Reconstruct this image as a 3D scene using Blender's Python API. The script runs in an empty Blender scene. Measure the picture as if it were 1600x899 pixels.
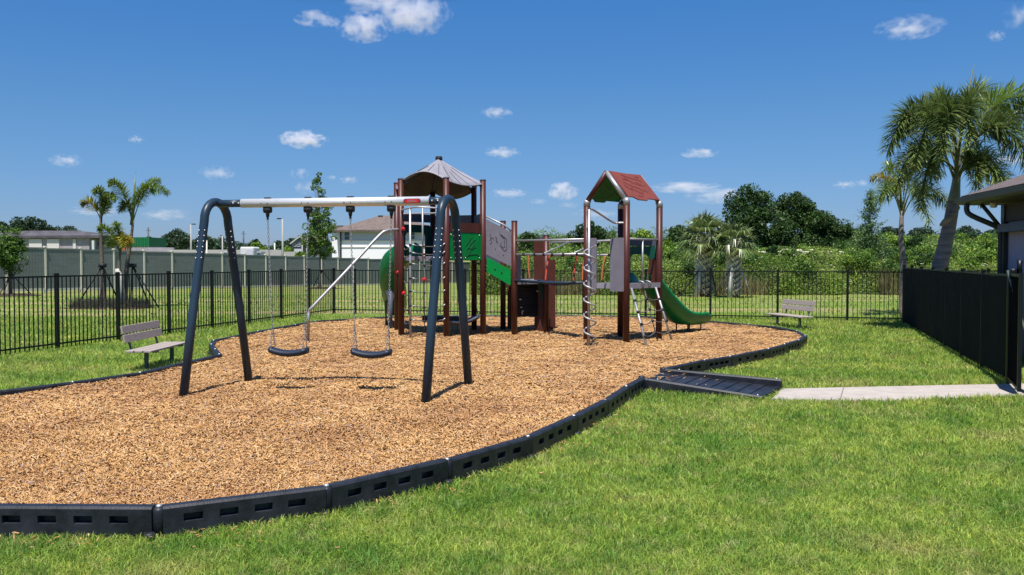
import bpy, math, random
import numpy as np
from mathutils import Vector, Matrix, Quaternion
random.seed(7); RNG = np.random.default_rng(11)
S = bpy.context.scene
# ------------------------------------------------------------------ camera, sky, sun, exposure
F = 1400.0; HC = 1.69; PITCH = math.atan(42.5 / F)
cam_d = bpy.data.cameras.new('camera'); cam = bpy.data.objects.new('camera', cam_d); S.collection.objects.link(cam)
cam.location = (0, 0, HC); cam.rotation_euler = (math.pi / 2 - PITCH, 0, 0)
cam_d.sensor_width = 36; cam_d.lens = 36 * F / 1600; cam_d.clip_start = .05; cam_d.clip_end = 60000
S.camera = cam
S.render.resolution_x, S.render.resolution_y = 1024, 575
S.view_settings.view_transform = 'Standard'; S.view_settings.look = 'None'
S.view_settings.exposure = 0.75; S.view_settings.gamma = 1
SUNV = Vector((-.07, -.40, 1)).normalized()
EL = math.asin(SUNV.z); AZ = math.atan2(SUNV.x, SUNV.y)
W = bpy.data.worlds.new("World"); S.world = W; W.use_nodes = True
nt = W.node_tree; nt.nodes.clear()
out = nt.nodes.new('ShaderNodeOutputWorld'); bg = nt.nodes.new('ShaderNodeBackground')
sky = nt.nodes.new('ShaderNodeTexSky'); sky.sky_type = 'NISHITA'; sky.sun_disc = False
sky.sun_elevation = EL; sky.sun_rotation = AZ
sky.altitude = 0; sky.air_density = 1.0; sky.dust_density = 0.25; sky.ozone_density = 3.2
bg.inputs['Strength'].default_value = .11
# the clear Florida sky is a deeper blue than the model's: tint by height above the horizon
wtc = nt.nodes.new('ShaderNodeTexCoord'); wsp = nt.nodes.new('ShaderNodeSeparateXYZ'); wrp = nt.nodes.new('ShaderNodeValToRGB')
nt.links.new(wtc.outputs['Generated'], wsp.inputs[0]); nt.links.new(wsp.outputs['Z'], wrp.inputs[0])
e_ = wrp.color_ramp.elements
for k_, (p_, c_) in enumerate(((0, (.255, .325, .555, 1)), (.15, (.245, .400, .560, 1)), (.30, (.185, .435, .68, 1)), (.7, (.36, .50, .72, 1)))):
    if k_ > 1: e_.new(p_)
    e_[k_].position = p_; e_[k_].color = c_
wmx = nt.nodes.new('ShaderNodeMix'); wmx.data_type = 'RGBA'; wmx.blend_type = 'MULTIPLY'; wmx.inputs[0].default_value = 1
nt.links.new(sky.outputs[0], wmx.inputs[6]); nt.links.new(wrp.outputs[0], wmx.inputs[7]); nt.links.new(wmx.outputs[2], bg.inputs['Color'])
nt.links.new(bg.outputs[0], out.inputs['Surface'])
sd = bpy.data.lights.new('sun', 'SUN'); so = bpy.data.objects.new('sun', sd); S.collection.objects.link(so)
sd.energy = 4.2; sd.angle = math.radians(.53); sd.color = (1, .96, .9)
so.rotation_euler = SUNV.to_track_quat('Z', 'Y').to_euler(); so.location = (0, 0, 30)
S.cycles.use_denoising = True; S.cycles.max_bounces = 6; S.cycles.diffuse_bounces = 3
S.cycles.transparent_max_bounces = 12; S.cycles.volume_bounces = 3
S.cycles.caustics_reflective = False; S.cycles.caustics_refractive = False

# ------------------------------------------------------------------ photo geometry -> world
cp, sp_ = math.cos(PITCH), math.sin(PITCH)
def ray(px, py):
    u = (px - 800) / F; v = (449.5 - py) / F
    return Vector((u, cp + v * sp_, v * cp - sp_))
def G(px, py, z=0.0):
    d = ray(px, py); t = (z - HC) / d.z
    return Vector((d.x * t, d.y * t, z))
def P(px, py, Y):
    d = ray(px, py); t = Y / d.y
    return Vector((d.x * t, Y, HC + d.z * t))
def gz(x, y):            # the lawn falls away gently far behind the fence
    return -.0155 * min(max(y - 50, 0), 60)
MZ = .13                 # mulch level

# ------------------------------------------------------------------ object helpers
def put(o, parent=None):
    S.collection.objects.link(o)
    if parent: o.parent = parent
    return o
def tag(o, label=None, cat=None, group=None, kind=None):
    if label: o['label'] = label
    if cat: o['category'] = cat
    if group: o['group'] = group
    if kind: o['kind'] = kind
    return o
def thing(name, label, cat, loc, rz=0, group=None):
    o = bpy.data.objects.new(name, None); o.location = loc; o.rotation_euler = (0, 0, rz)
    o.empty_display_size = .2
    return tag(put(o), label, cat, group)
class MB:
    """collects shapes; build() links them as ONE mesh object"""
    def __init__(s): s.v = []; s.f = []; s.m = []; s.mi = 0; s.sm = []; s.smooth = False
    def add(s, vs, fs):
        b = len(s.v); s.v += [tuple(v) for v in vs]
        for f in fs: s.f.append([b + i for i in f]); s.m.append(s.mi); s.sm.append(s.smooth)
        return s
    def box(s, c, d, rot=None, bev=0):
        hx, hy, hz = d[0] / 2, d[1] / 2, d[2] / 2
        if bev:
            b = min(bev, hx * .9, hy * .9, hz * .9); pts = []
            for z, i in ((-hz, b), (-hz + b, 0), (hz - b, 0), (hz, b)):
                x1, y1 = hx - i, hy - i
                pts += [(-x1, -y1 + b * (i == 0), z), (-x1 + b * (i == 0), -y1, z), (x1 - b * (i == 0), -y1, z), (x1, -y1 + b * (i == 0), z),
                        (x1, y1 - b * (i == 0), z), (x1 - b * (i == 0), y1, z), (-x1 + b * (i == 0), y1, z), (-x1, y1 - b * (i == 0), z)]
            fs = [list(range(7, -1, -1)), list(range(24, 32))]
            for k in range(3):
                for j in range(8): fs.append([k * 8 + j, k * 8 + (j + 1) % 8, k * 8 + 8 + (j + 1) % 8, k * 8 + 8 + j])
        else:
            pts = [(x, y, z) for z in (-hz, hz) for x, y in ((-hx, -hy), (hx, -hy), (hx, hy), (-hx, hy))]
            fs = [[3, 2, 1, 0], [4, 5, 6, 7], [0, 1, 5, 4], [1, 2, 6, 5], [2, 3, 7, 6], [3, 0, 4, 7]]
        c = Vector(c)
        if rot is None: q = [Vector(p) + c for p in pts]
        else:
            R = rot if isinstance(rot, Matrix) else Matrix.Rotation(rot, 3, 'Z')
            q = [R @ Vector(p) + c for p in pts]
        return s.add(q, fs)
    def tube(s, path, r, n=10, cap=True, sx=1.0):
        path = [Vector(p) for p in path]; m = len(path)
        rs = r if isinstance(r, (list, tuple)) else [r] * m
        t = (path[1] - path[0]).normalized(); a = Vector((0, 0, 1)) if abs(t.z) < .9 else Vector((1, 0, 0))
        u = t.cross(a).normalized(); pts = []; prev = t
        for i, p in enumerate(path):
            if i == 0: tt = t
            elif i == m - 1: tt = (path[i] - path[i - 1]).normalized()
            else: tt = ((path[i + 1] - p).normalized() + (p - path[i - 1]).normalized()).normalized()
            q = prev.rotation_difference(tt); u = (q @ u); u = (u - tt * u.dot(tt)).normalized(); prev = tt
            w = tt.cross(u)
            for k in range(n):
                an = 2 * math.pi * k / n
                pts.append(p + (u * math.cos(an) * sx + w * math.sin(an)) * rs[i])
        fs = []
        for i in range(m - 1):
            for k in range(n):
                fs.append([i * n + k, i * n + (k + 1) % n, (i + 1) * n + (k + 1) % n, (i + 1) * n + k])
        o = s.smooth; s.smooth = n > 5; s.add(pts, fs); s.smooth = False
        if cap:
            b = len(s.v) - len(pts)
            s.f.append([b + k for k in range(n - 1, -1, -1)]); s.f.append([b + (m - 1) * n + k for k in range(n)])
            s.m += [s.mi] * 2; s.sm += [False] * 2
        s.smooth = o; return s
    def slab(s, pts, t):
        """polygon in space, thickness t (centred)"""
        pts = [Vector(p) for p in pts]; n = Vector((0, 0, 0))
        for i in range(1, len(pts) - 1): n += (pts[i] - pts[0]).cross(pts[i + 1] - pts[0])
        n = n.normalized() * t / 2; k = len(pts)
        vs = [p + n for p in pts] + [p - n for p in pts]
        fs = [list(range(k)), list(range(2 * k - 1, k - 1, -1))]
        fs += [[i, k + i, k + (i + 1) % k, (i + 1) % k] for i in range(k)]
        return s.add(vs, fs)
    def ball(s, c, r, n=10, sz=1.0):
        c = Vector(c); vs = [c + Vector((0, 0, -r * sz))]; m = n // 2
        for i in range(1, m):
            a = -math.pi / 2 + math.pi * i / m
            for k in range(n):
                b = 2 * math.pi * k / n
                vs.append(c + Vector((math.cos(a) * math.cos(b) * r, math.cos(a) * math.sin(b) * r, math.sin(a) * r * sz)))
        vs.append(c + Vector((0, 0, r * sz))); fs = []
        for k in range(n): fs.append([0, 1 + (k + 1) % n, 1 + k])
        for i in range(m - 2):
            for k in range(n): fs.append([1 + i * n + k, 1 + i * n + (k + 1) % n, 1 + (i + 1) * n + (k + 1) % n, 1 + (i + 1) * n + k])
        b = 1 + (m - 2) * n
        for k in range(n): fs.append([b + k, b + (k + 1) % n, len(vs) - 1])
        o = s.smooth; s.smooth = True; s.add(vs, fs); s.smooth = o; return s
    def build(s, name, mats, parent=None, label=None, origin=None):
        me = bpy.data.meshes.new(name)
        og = Vector(origin) if origin is not None else (Vector(parent.location) if (parent and parent.type == 'EMPTY') else
             (Vector(parent.parent.location) if (parent and parent.parent) else Vector((0, 0, 0))))
        if parent and parent.get('_local'): og = Vector((0, 0, 0))
        me.from_pydata([(v[0] - og.x, v[1] - og.y, v[2] - og.z) for v in s.v], [], s.f)
        mats = mats if isinstance(mats, (list, tuple)) else [mats]
        for m in mats: me.materials.append(m)
        me.polygons.foreach_set('material_index', s.m); me.polygons.foreach_set('use_smooth', s.sm)
        me.update()
        o = bpy.data.objects.new(name, me); put(o, parent)
        if origin is not None and not parent: o.location = og
        if label: o['label'] = label
        return o
def quad_mesh(name, V, mat, parent=None, origin=(0, 0, 0), per=4, faces=None, smooth=False):
    """V: (n, per, 3) separate polys, or faces given as index array"""
    V = np.asarray(V, dtype=np.float64) - np.array(origin)
    if faces is None:
        n = V.shape[0]; idx = np.arange(n * per).reshape(n, per)
    else: idx = faces; per = idx.shape[1]; n = idx.shape[0]
    co = V.reshape(-1, 3).astype(np.float32)
    me = bpy.data.meshes.new(name); me.vertices.add(len(co)); me.vertices.foreach_set('co', co.ravel())
    me.loops.add(n * per); me.loops.foreach_set('vertex_index', idx.astype(np.int32).ravel())
    me.polygons.add(n); me.polygons.foreach_set('loop_start', (np.arange(n) * per).astype(np.int32))
    me.polygons.foreach_set('loop_total', np.full(n, per, dtype=np.int32))
    if smooth: me.polygons.foreach_set('use_smooth', np.ones(n, dtype=bool))
    me.materials.append(mat); me.update(calc_edges=True); me.validate()
    o = bpy.data.objects.new(name, me); put(o, parent)
    if not parent: o.location = origin
    return o
def srgb(r, g, b):
    f = lambda c: (c / 255 / 12.92) if c <= 10 else ((c / 255 + .055) / 1.055) ** 2.4
    return (f(r), f(g), f(b), 1)

# ------------------------------------------------------------------ materials
def mat(name, col, rough=.6, metal=0, var=.15, scale=8, bump=0, bscale=60, island=False, trans=0, col2=None, spec=.32, detail=3, stretch=None, hue=0):
    m = bpy.data.materials.new(name); m.use_nodes = True; t = m.node_tree; N = t.nodes; L = t.links
    b = N['Principled BSDF']; b.inputs['Roughness'].default_value = rough; b.inputs['Metallic'].default_value = metal
    b.inputs['Specular IOR Level'].default_value = spec
    tc = N.new('ShaderNodeTexCoord'); src = tc.outputs['Object']
    if stretch:
        mp = N.new('ShaderNodeMapping'); mp.inputs['Scale'].default_value = stretch; L.new(src, mp.inputs[0]); src = mp.outputs[0]
    nz = N.new('ShaderNodeTexNoise'); nz.inputs['Scale'].default_value = scale; nz.inputs['Detail'].default_value = detail
    nz.inputs['Roughness'].default_value = .65
    L.new(src, nz.inputs['Vector'])
    rp = N.new('ShaderNodeValToRGB'); c2 = col2 or col
    rp.color_ramp.elements[0].position = .34; rp.color_ramp.elements[1].position = .66
    rp.color_ramp.elements[0].color = tuple(c * (1 - var) for c in col[:3]) + (1,)
    rp.color_ramp.elements[1].color = tuple(min(1, c * (1 + var)) for c in c2[:3]) + (1,)
    L.new(nz.outputs['Fac'], rp.inputs[0]); last = rp.outputs[0]
    if island:
        g = N.new('ShaderNodeNewGeometry'); hs = N.new('ShaderNodeHueSaturation')
        mr = N.new('ShaderNodeMapRange'); mr.inputs['To Min'].default_value = 1 - island; mr.inputs['To Max'].default_value = 1 + island
        L.new(g.outputs['Random Per Island'], mr.inputs[0]); L.new(mr.outputs[0], hs.inputs['Value'])
        if hue:
            m2 = N.new('ShaderNodeMath'); m2.operation = 'MULTIPLY'; m2.inputs[1].default_value = 7.31
            m3 = N.new('ShaderNodeMath'); m3.operation = 'FRACT'
            m4 = N.new('ShaderNodeMapRange'); m4.inputs['To Min'].default_value = .5 - hue; m4.inputs['To Max'].default_value = .5 + hue
            L.new(g.outputs['Random Per Island'], m2.inputs[0]); L.new(m2.outputs[0], m3.inputs[0]); L.new(m3.outputs[0], m4.inputs[0]); L.new(m4.outputs[0], hs.inputs['Hue'])
        L.new(last, hs.inputs['Color']); last = hs.outputs[0]
    L.new(last, b.inputs['Base Color'])
    if bump:
        n2 = N.new('ShaderNodeTexNoise'); n2.inputs['Scale'].default_value = bscale; n2.inputs['Detail'].default_value = 4
        L.new(src, n2.inputs['Vector']); bp = N.new('ShaderNodeBump'); bp.inputs['Strength'].default_value = bump
        bp.inputs['Distance'].default_value = .02; L.new(n2.outputs['Fac'], bp.inputs['Height']); L.new(bp.outputs[0], b.inputs['Normal'])
    if trans:
        tr = N.new('ShaderNodeBsdfTranslucent'); mx = N.new('ShaderNodeMixShader'); mx.inputs[0].default_value = trans
        L.new(last, tr.inputs['Color']); L.new(b.outputs[0], mx.inputs[1]); L.new(tr.outputs[0], mx.inputs[2])
        L.new(mx.outputs[0], N['Material Output'].inputs['Surface'])
    return m
M = {}
M['brown'] = mat('brown_powder_coat', (.066, .017, .012, 1), .42, var=.12, scale=3, bump=.05)
M['darkbrown'] = mat('brown_board', (.075, .022, .014, 1), .5, var=.14, scale=5, bump=.06)
M['blue'] = mat('slate_blue_steel', (.018, .036, .058, 1), .38, var=.1, scale=3)
M['steel'] = mat('galvanised_steel', (.36, .36, .37, 1), .45, metal=.55, var=.12, scale=25)
M['alu'] = mat('bright_beam', (.66, .66, .67, 1), .42, metal=.35, var=.08, scale=10, stretch=(1, 8, 8))
M['grey'] = mat('grey_panel', (.165, .155, .185, 1), .6, var=.07, scale=6, bump=.04)
M['greydark'] = mat('slate_panel', (.07, .085, .12, 1), .55, var=.08, scale=6)
M['roofgrey'] = mat('roof_panel_grey', (.25, .24, .265, 1), .6, var=.07, scale=5)
M['groove'] = mat('engraved_line', (.05, .045, .05, 1), .8, var=.1)
M['groovered'] = mat('engraved_line_red', (.12, .03, .02, 1), .8, var=.1)
M['groovegreen'] = mat('engraved_line_green', (.005, .09, .03, 1), .8, var=.1)
M['green'] = mat('green_panel', (.001, .215, .042, 1), .55, var=.08, scale=5, bump=.03, spec=.12)
M['slide'] = mat('green_slide', (.004, .165, .048, 1), .36, var=.12, scale=4, bump=.03, bscale=20, spec=.25)
M['darkgreen'] = mat('dark_green_hood', (.005, .07, .045, 1), .5, var=.08)
M['redroof'] = mat('red_roof_panel', (.195, .048, .034, 1), .6, var=.1, scale=7, bump=.04)
M['greenroof'] = mat('green_roof_panel', (.006, .13, .03, 1), .6, var=.1, scale=7, bump=.04)
M['black'] = mat('black_rubber', (.014, .016, .018, 1), .6, var=.2, scale=20)
M['rubber'] = mat('dark_blue_rubber', (.014, .022, .04, 1), .5, var=.2, scale=20)
M['rope'] = mat('grey_rope', (.10, .095, .09, 1), .8, var=.2, scale=60)
M['redrope'] = mat('red_rope', (.55, .07, .03, 1), .7, var=.15, scale=60)
M['orangerope'] = mat('orange_rope', (.40, .12, .04, 1), .7, var=.2, scale=60)
M['red'] = mat('red_plastic', (.55, .015, .025, 1), .4, var=.05)
M['fence'] = mat('black_fence_paint', (.006, .007, .007, 1), .4, var=.2, scale=15)
M['timber'] = mat('black_plastic_border', (.010, .013, .019, 1), .46, var=.5, scale=5, bump=.10, bscale=60, detail=8, col2=(.018, .020, .026, 1))
M['stake'] = mat('stake_cap_metal', (.6, .59, .57, 1), .35, metal=.6, var=.1)
M['bench'] = mat('weathered_plank', (.33, .28, .25, 1), .75, var=.16, scale=10, bump=.15, stretch=(1, 14, 14))
M['benchleg'] = mat('grey_green_leg', (.075, .10, .085, 1), .5, var=.1)
M['vinyl'] = mat('grey_green_vinyl', (.185, .205, .192, 1), .7, var=.1, scale=1.2, stretch=(1, 1, 6))
M['vinylpost'] = mat('cream_vinyl_post', (.66, .62, .50, 1), .6, var=.06)
M['concrete'] = mat('pale_concrete', (.40, .355, .315, 1), .85, var=.12, scale=5, bump=.25, bscale=150, detail=8)
M['stucco'] = mat('lavender_grey_stucco', (.36, .34, .40, 1), .9, var=.05, scale=10, bump=.3, bscale=90)
M['trim'] = mat('white_trim', (.6, .59, .58, 1), .6, var=.04)
M['gutter'] = mat('bronze_gutter', (.032, .036, .032, 1), .4, var=.1)
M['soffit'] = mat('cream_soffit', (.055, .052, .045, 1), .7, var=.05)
M['shingle'] = mat('brown_grey_shingle', (.125, .10, .095, 1), .95, var=.3, scale=9, bump=.3, bscale=40, detail=8)
M['bark'] = mat('grey_bark', (.12, .10, .085, 1), .95, var=.35, scale=12, bump=.6, bscale=30)
M['palmtrunk'] = mat('ringed_palm_trunk', (.20, .165, .15, 1), .9, var=.35, scale=3, bump=.4, bscale=25, stretch=(.6, .6, 5))
M['boot'] = mat('palm_boot', (.56, .50, .45, 1), .9, var=.3, scale=9, island=.4)
M['bootdark'] = mat('palm_trunk_dark', (.10, .08, .07, 1), .95, var=.3, scale=9)  # dark trunk core between the paler boots
M['stakewood'] = mat('dark_stake', (.05, .045, .04, 1), .9, var=.2)
M['palewood'] = mat('pale_stake', (.45, .42, .38, 1), .8, var=.2)
LF = dict(rough=.5, island=.45, trans=.28, spec=.35)
M['oak'] = mat('oak_leaves', (.044, .098, .020, 1), var=.3, scale=.35, col2=(.050, .095, .020, 1), hue=.02, **LF)
M['fardark'] = mat('far_tree_leaves', (.050, .090, .045, 1), var=.25, scale=.1, hue=.02, **LF)
M['leaf'] = mat('fresh_green_leaves', (.075, .17, .025, 1), var=.3, scale=.7, col2=(.10, .17, .03, 1), hue=.025, **LF)
M['wild'] = mat('wild_scrub_leaves', (.11, .215, .025, 1), var=.3, scale=.16, col2=(.20, .27, .05, 1), hue=.035, detail=6, **LF)
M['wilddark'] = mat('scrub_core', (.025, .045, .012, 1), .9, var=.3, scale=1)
M['bush'] = mat('bush_leaves', (.13, .25, .025, 1), var=.3, scale=.9, col2=(.20, .30, .04, 1), hue=.03, **LF)
M['cypress'] = mat('cypress_needles', (.095, .17, .055, 1), var=.25, scale=2, hue=.015, **LF)
M['frond'] = mat('palm_leaflets', (.085, .16, .036, 1), var=.45, scale=1.5, col2=(.14, .18, .05, 1), hue=.02, rough=.35, island=.45, trans=.25, spec=.6)
M['frondlit'] = mat('lit_tint_palm_leaflets', (.17, .24, .04, 1), var=.3, scale=1.5, col2=(.15, .22, .04, 1), hue=.02, rough=.35, island=.4, trans=.3, spec=.6)  # yellow-green leaflets, their colour brightened to look sunlit
M['frondyel'] = mat('yellowing_palm_leaflets', (.56, .37, .03, 1), var=.3, scale=3, col2=(.20, .24, .05, 1), hue=.02, rough=.4, island=.4, trans=.3)
M['fan'] = mat('fan_palm_leaves', (.10, .17, .04, 1), var=.35, scale=2, col2=(.17, .21, .075, 1), hue=.02, rough=.35, island=.45, trans=.25, spec=.6)
M['rib'] = mat('palm_rib', (.10, .115, .05, 1), .5, var=.2)
M['flower'] = mat('white_blossom', (.80, .79, .58, 1), .8, var=.06, trans=.3, island=.1)
M['dried'] = mat('dry_bed_grass', (.085, .085, .06, 1), .9, var=.4, scale=6, island=.5, trans=.2)
M['soil'] = mat('dark_mulch', (.045, .030, .020, 1), .95, var=.4, scale=20, bump=.6)
# ------------------------------------------------------------------ perimeter of the play area (world metres, counter-clockwise)
def wp(px, py, z=.18): p = G(px, py, z); return (p.x, p.y)
FRONT = [(-7.35, 9.75), (-7.45, 8.7), (-6.9, 7.75), (-6.1, 7.0), (-5.2, 6.4), (-4.22, 5.93), wp(-30, 791), wp(245, 794), wp(508, 762), wp(697, 720), wp(824, 684), wp(896, 652), wp(945, 627), wp(978, 605), wp(1003, 591)]
REST = [wp(1036, 577), wp(1056, 574), wp(1100, 564), wp(1140, 558), wp(1200, 546), wp(1248, 532), wp(1258, 525), wp(1245, 517.5), wp(1209, 511), wp(1170, 507.5),
        wp(1100, 501.5), wp(1000, 495), wp(900, 493), wp(700, 493), wp(620, 495), wp(560, 498), wp(493, 502.5), wp(427, 513.7), wp(377, 523.5),
        wp(334, 532.5), wp(330, 539), wp(343, 554.5), wp(330, 557.5), wp(220, 583), wp(115, 598), wp(0, 612), (-6.75, 10.1), (-7.35, 9.75)]
RING = np.array(FRONT + REST[:-1])
def sdist(pts, poly):
    """distance to the polygon outline, positive inside"""
    x, y = pts[:, 0], pts[:, 1]; n = len(poly); ins = np.zeros(len(pts), bool); d = np.full(len(pts), 1e9)
    for i in range(n):
        x1, y1 = poly[i]; x2, y2 = poly[(i + 1) % n]
        c = ((y1 > y) != (y2 > y)); xi = (x2 - x1) * (y - y1) / ((y2 - y1) if y2 != y1 else 1e-9) + x1
        ins ^= (c & (x < xi))
        ex, ey = x2 - x1, y2 - y1; t = np.clip(((x - x1) * ex + (y - y1) * ey) / (ex * ex + ey * ey + 1e-12), 0, 1)
        d = np.minimum(d, np.hypot(x - x1 - t * ex, y - y1 - t * ey))
    return np.where(ins, d, -d)
def vnoise(x, y, seed=0):
    r = np.random.default_rng(seed); o = np.zeros_like(x)
    for k in range(5):
        a = r.uniform(0, 6.28, 3); f = .55 * 1.75 ** k
        o += (np.sin(x * f * math.cos(a[0]) + y * f * math.sin(a[0]) + a[1]) * np.sin(x * f * math.sin(a[2]) - y * f * math.cos(a[2]) + a[0] * 3)) / (1.35 ** k)
    return o / 2.5

# ---- ground: one sheet to the horizon
def axis(lo, hi, near, n_near, far, k):
    a = list(np.linspace(lo, hi, n_near)); s = near; x = hi
    for _ in range(k): s *= 1.5; x += s; a.append(x)
    s = near; x = lo
    for _ in range(k): s *= 1.5; x -= s; a.insert(0, x)
    return np.array(a)
ax = axis(-40, 40, 2, 81, 0, 24); ay = axis(-10, 120, 2, 131, 0, 24)
gx, gy = np.meshgrid(ax, ay); gzv = -.0155 * np.clip(gy - 50, 0, 60)
V = np.stack([gx, gy, gzv], -1).reshape(-1, 3); nx, ny = len(ax), len(ay)
ii = (np.arange(ny - 1)[:, None] * nx + np.arange(nx - 1)[None]).ravel()
Fc = np.stack([ii, ii + 1, ii + 1 + nx, ii + nx], -1)
def lawn_mat():
    m = bpy.data.materials.new('lawn'); m.use_nodes = True; t = m.node_tree; N = t.nodes; L = t.links; b = N['Principled BSDF']
    b.inputs['Roughness'].default_value = .85; b.inputs['Specular IOR Level'].default_value = .2
    tc = N.new('ShaderNodeTexCoord')
    def noise(s, d=4, st=None, r=.6):
        n = N.new('ShaderNodeTexNoise'); n.inputs['Scale'].default_value = s; n.inputs['Detail'].default_value = d; n.inputs['Roughness'].default_value = r
        if st:
            mp = N.new('ShaderNodeMapping'); mp.inputs['Scale'].default_value = st; mp.inputs['Rotation'].default_value = (0, 0, -.26)
            L.new(tc.outputs['Object'], mp.inputs[0]); L.new(mp.outputs[0], n.inputs['Vector'])
        else: L.new(tc.outputs['Object'], n.inputs['Vector'])
        return n.outputs['Fac']
    def ramp(src, stops):
        r = N.new('ShaderNodeValToRGB'); e = r.color_ramp.elements
        while len(e) > len(stops): e.remove(e[-1])
        while len(e) < len(stops): e.new(.5)
        for k, (p, c) in enumerate(stops): e[k].position = p; e[k].color = c
        L.new(src, r.inputs[0]); return r.outputs[0]
    a = ramp(noise(.35, 5, (.5, 2.2, 1)), [(.32, (.10, .17, .022, 1)), (.5, (.15, .23, .030, 1)), (.66, (.23, .25, .07, 1))])
    f = ramp(noise(28, 6), [(.3, (.55, .55, .55, 1)), (.7, (1.25, 1.25, 1.25, 1))])
    mx = N.new('ShaderNodeMix'); mx.data_type = 'RGBA'; mx.blend_type = 'MULTIPLY'; mx.inputs[0].default_value = 1
    L.new(a, mx.inputs[6]); L.new(f, mx.inputs[7])
    # thin straw coloured bands where the sod strips meet
    s = ramp(noise(.42, 2, (.16, 2.2, 1)), [(.50, (0, 0, 0, 1)), (.60, (.9, .9, .9, 1))])
    m2 = N.new('ShaderNodeMix'); m2.data_type = 'RGBA'; L.new(s, m2.inputs[0]); L.new(mx.outputs[2], m2.inputs[6]); m2.inputs[7].default_value = (.32, .25, .12, 1)
    L.new(m2.outputs[2], b.inputs['Base Color'])
    bp = N.new('ShaderNodeBump'); bp.inputs['Strength'].default_value = .8; bp.inputs['Distance'].default_value = .06
    L.new(noise(16, 8), bp.inputs['Height']); L.new(bp.outputs[0], b.inputs['Normal'])
    return m
M['lawn'] = lawn_mat()
tag(quad_mesh('ground', V, M['lawn'], faces=Fc), kind='structure')

# ---- mulch surface
cs = .075; xs = np.arange(-7.9, 6.6, cs); ys = np.arange(5.0, 25.6, cs)
X, Y = np.meshgrid(xs, ys); sdm = sdist(np.stack([X.ravel(), Y.ravel()], -1), RING).reshape(X.shape)
def mulch_h(x, y, sd):
    h = MZ + .050 * vnoise(x * 2.0, y * 2.0, 3) + .014 * vnoise(x * 7, y * 7, 5)
    for sx, sy in ((-2.62, 10.75), (-1.62, 10.6)): h = h - .018 * np.exp(-(((x - sx) / .42) ** 2 + ((y - sy) / .6) ** 2))
    return h + .02 * np.clip(1 - sd / .5, 0, 1)
Z = np.where(sdm > .045, mulch_h(X, Y, sdm) - .012, -.1)
nx, ny = len(xs), len(ys); ii = (np.arange(ny - 1)[:, None] * nx + np.arange(nx - 1)[None])
keep = (np.maximum.reduce([sdm[:-1, :-1], sdm[1:, :-1], sdm[:-1, 1:], sdm[1:, 1:]]) > 0).ravel(); ii = ii.ravel()[keep]
def mulch_mat(name, chips):
    m = bpy.data.materials.new(name); m.use_nodes = True; t = m.node_tree; N = t.nodes; L = t.links; b = N['Principled BSDF']
    b.inputs['Roughness'].default_value = .85; b.inputs['Specular IOR Level'].default_value = .25
    r = N.new('ShaderNodeValToRGB'); e = r.color_ramp.elements
    st = [(0, (.17, .08, .035, 1)), (.05, (.32, .165, .070, 1)), (.2, (.52, .29, .112, 1)), (.5, (.615, .350, .140, 1)), (.75, (.67, .41, .175, 1)), (.92, (.73, .51, .27, 1)), (.975, (.46, .34, .27, 1))]
    while len(e) < len(st): e.new(.5)
    for k, (p, c) in enumerate(st): e[k].position = p; e[k].color = c
    tc = N.new('ShaderNodeTexCoord')
    if chips:
        g = N.new('ShaderNodeNewGeometry'); src = g.outputs['Random Per Island']
    else:
        vo = N.new('ShaderNodeTexVoronoi'); vo.inputs['Scale'].default_value = 34; L.new(tc.outputs['Object'], vo.inputs['Vector'])
        sx = N.new('ShaderNodeSeparateColor'); L.new(vo.outputs['Color'], sx.inputs[0]); src = sx.outputs[0]
    L.new(src, r.inputs[0])
    n = N.new('ShaderNodeTexNoise'); n.inputs['Scale'].default_value = .9; n.inputs['Detail'].default_value = 4; L.new(tc.outputs['Object'], n.inputs['Vector'])
    r2 = N.new('ShaderNodeValToRGB'); r2.color_ramp.elements[0].position = .35; r2.color_ramp.elements[1].position = .65
    r2.color_ramp.elements[0].color = (.76, .70, .70, 1); r2.color_ramp.elements[1].color = (1.0, 1.0, .97, 1); L.new(n.outputs['Fac'], r2.inputs[0])
    mx = N.new('ShaderNodeMix'); mx.data_type = 'RGBA'; mx.blend_type = 'MULTIPLY'; mx.inputs[0].default_value = 1
    L.new(r.outputs[0], mx.inputs[6]); L.new(r2.outputs[0], mx.inputs[7]); L.new(mx.outputs[2], b.inputs['Base Color'])
    if not chips:
        bp = N.new('ShaderNodeBump'); bp.inputs['Strength'].default_value = 1; bp.inputs['Distance'].default_value = .03
        n2 = N.new('ShaderNodeTexNoise'); n2.inputs['Scale'].default_value = 45; n2.inputs['Detail'].default_value = 6; L.new(tc.outputs['Object'], n2.inputs['Vector'])
        L.new(n2.outputs['Fac'], bp.inputs['Height']); L.new(bp.outputs[0], b.inputs['Normal'])
    return m
tag(quad_mesh('mulch_ground', np.stack([X, Y, Z], -1).reshape(-1, 3), mulch_mat('mulch_base', False), faces=np.stack([ii, ii + 1, ii + 1 + nx, ii + nx], -1), smooth=True), kind='structure')

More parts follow.
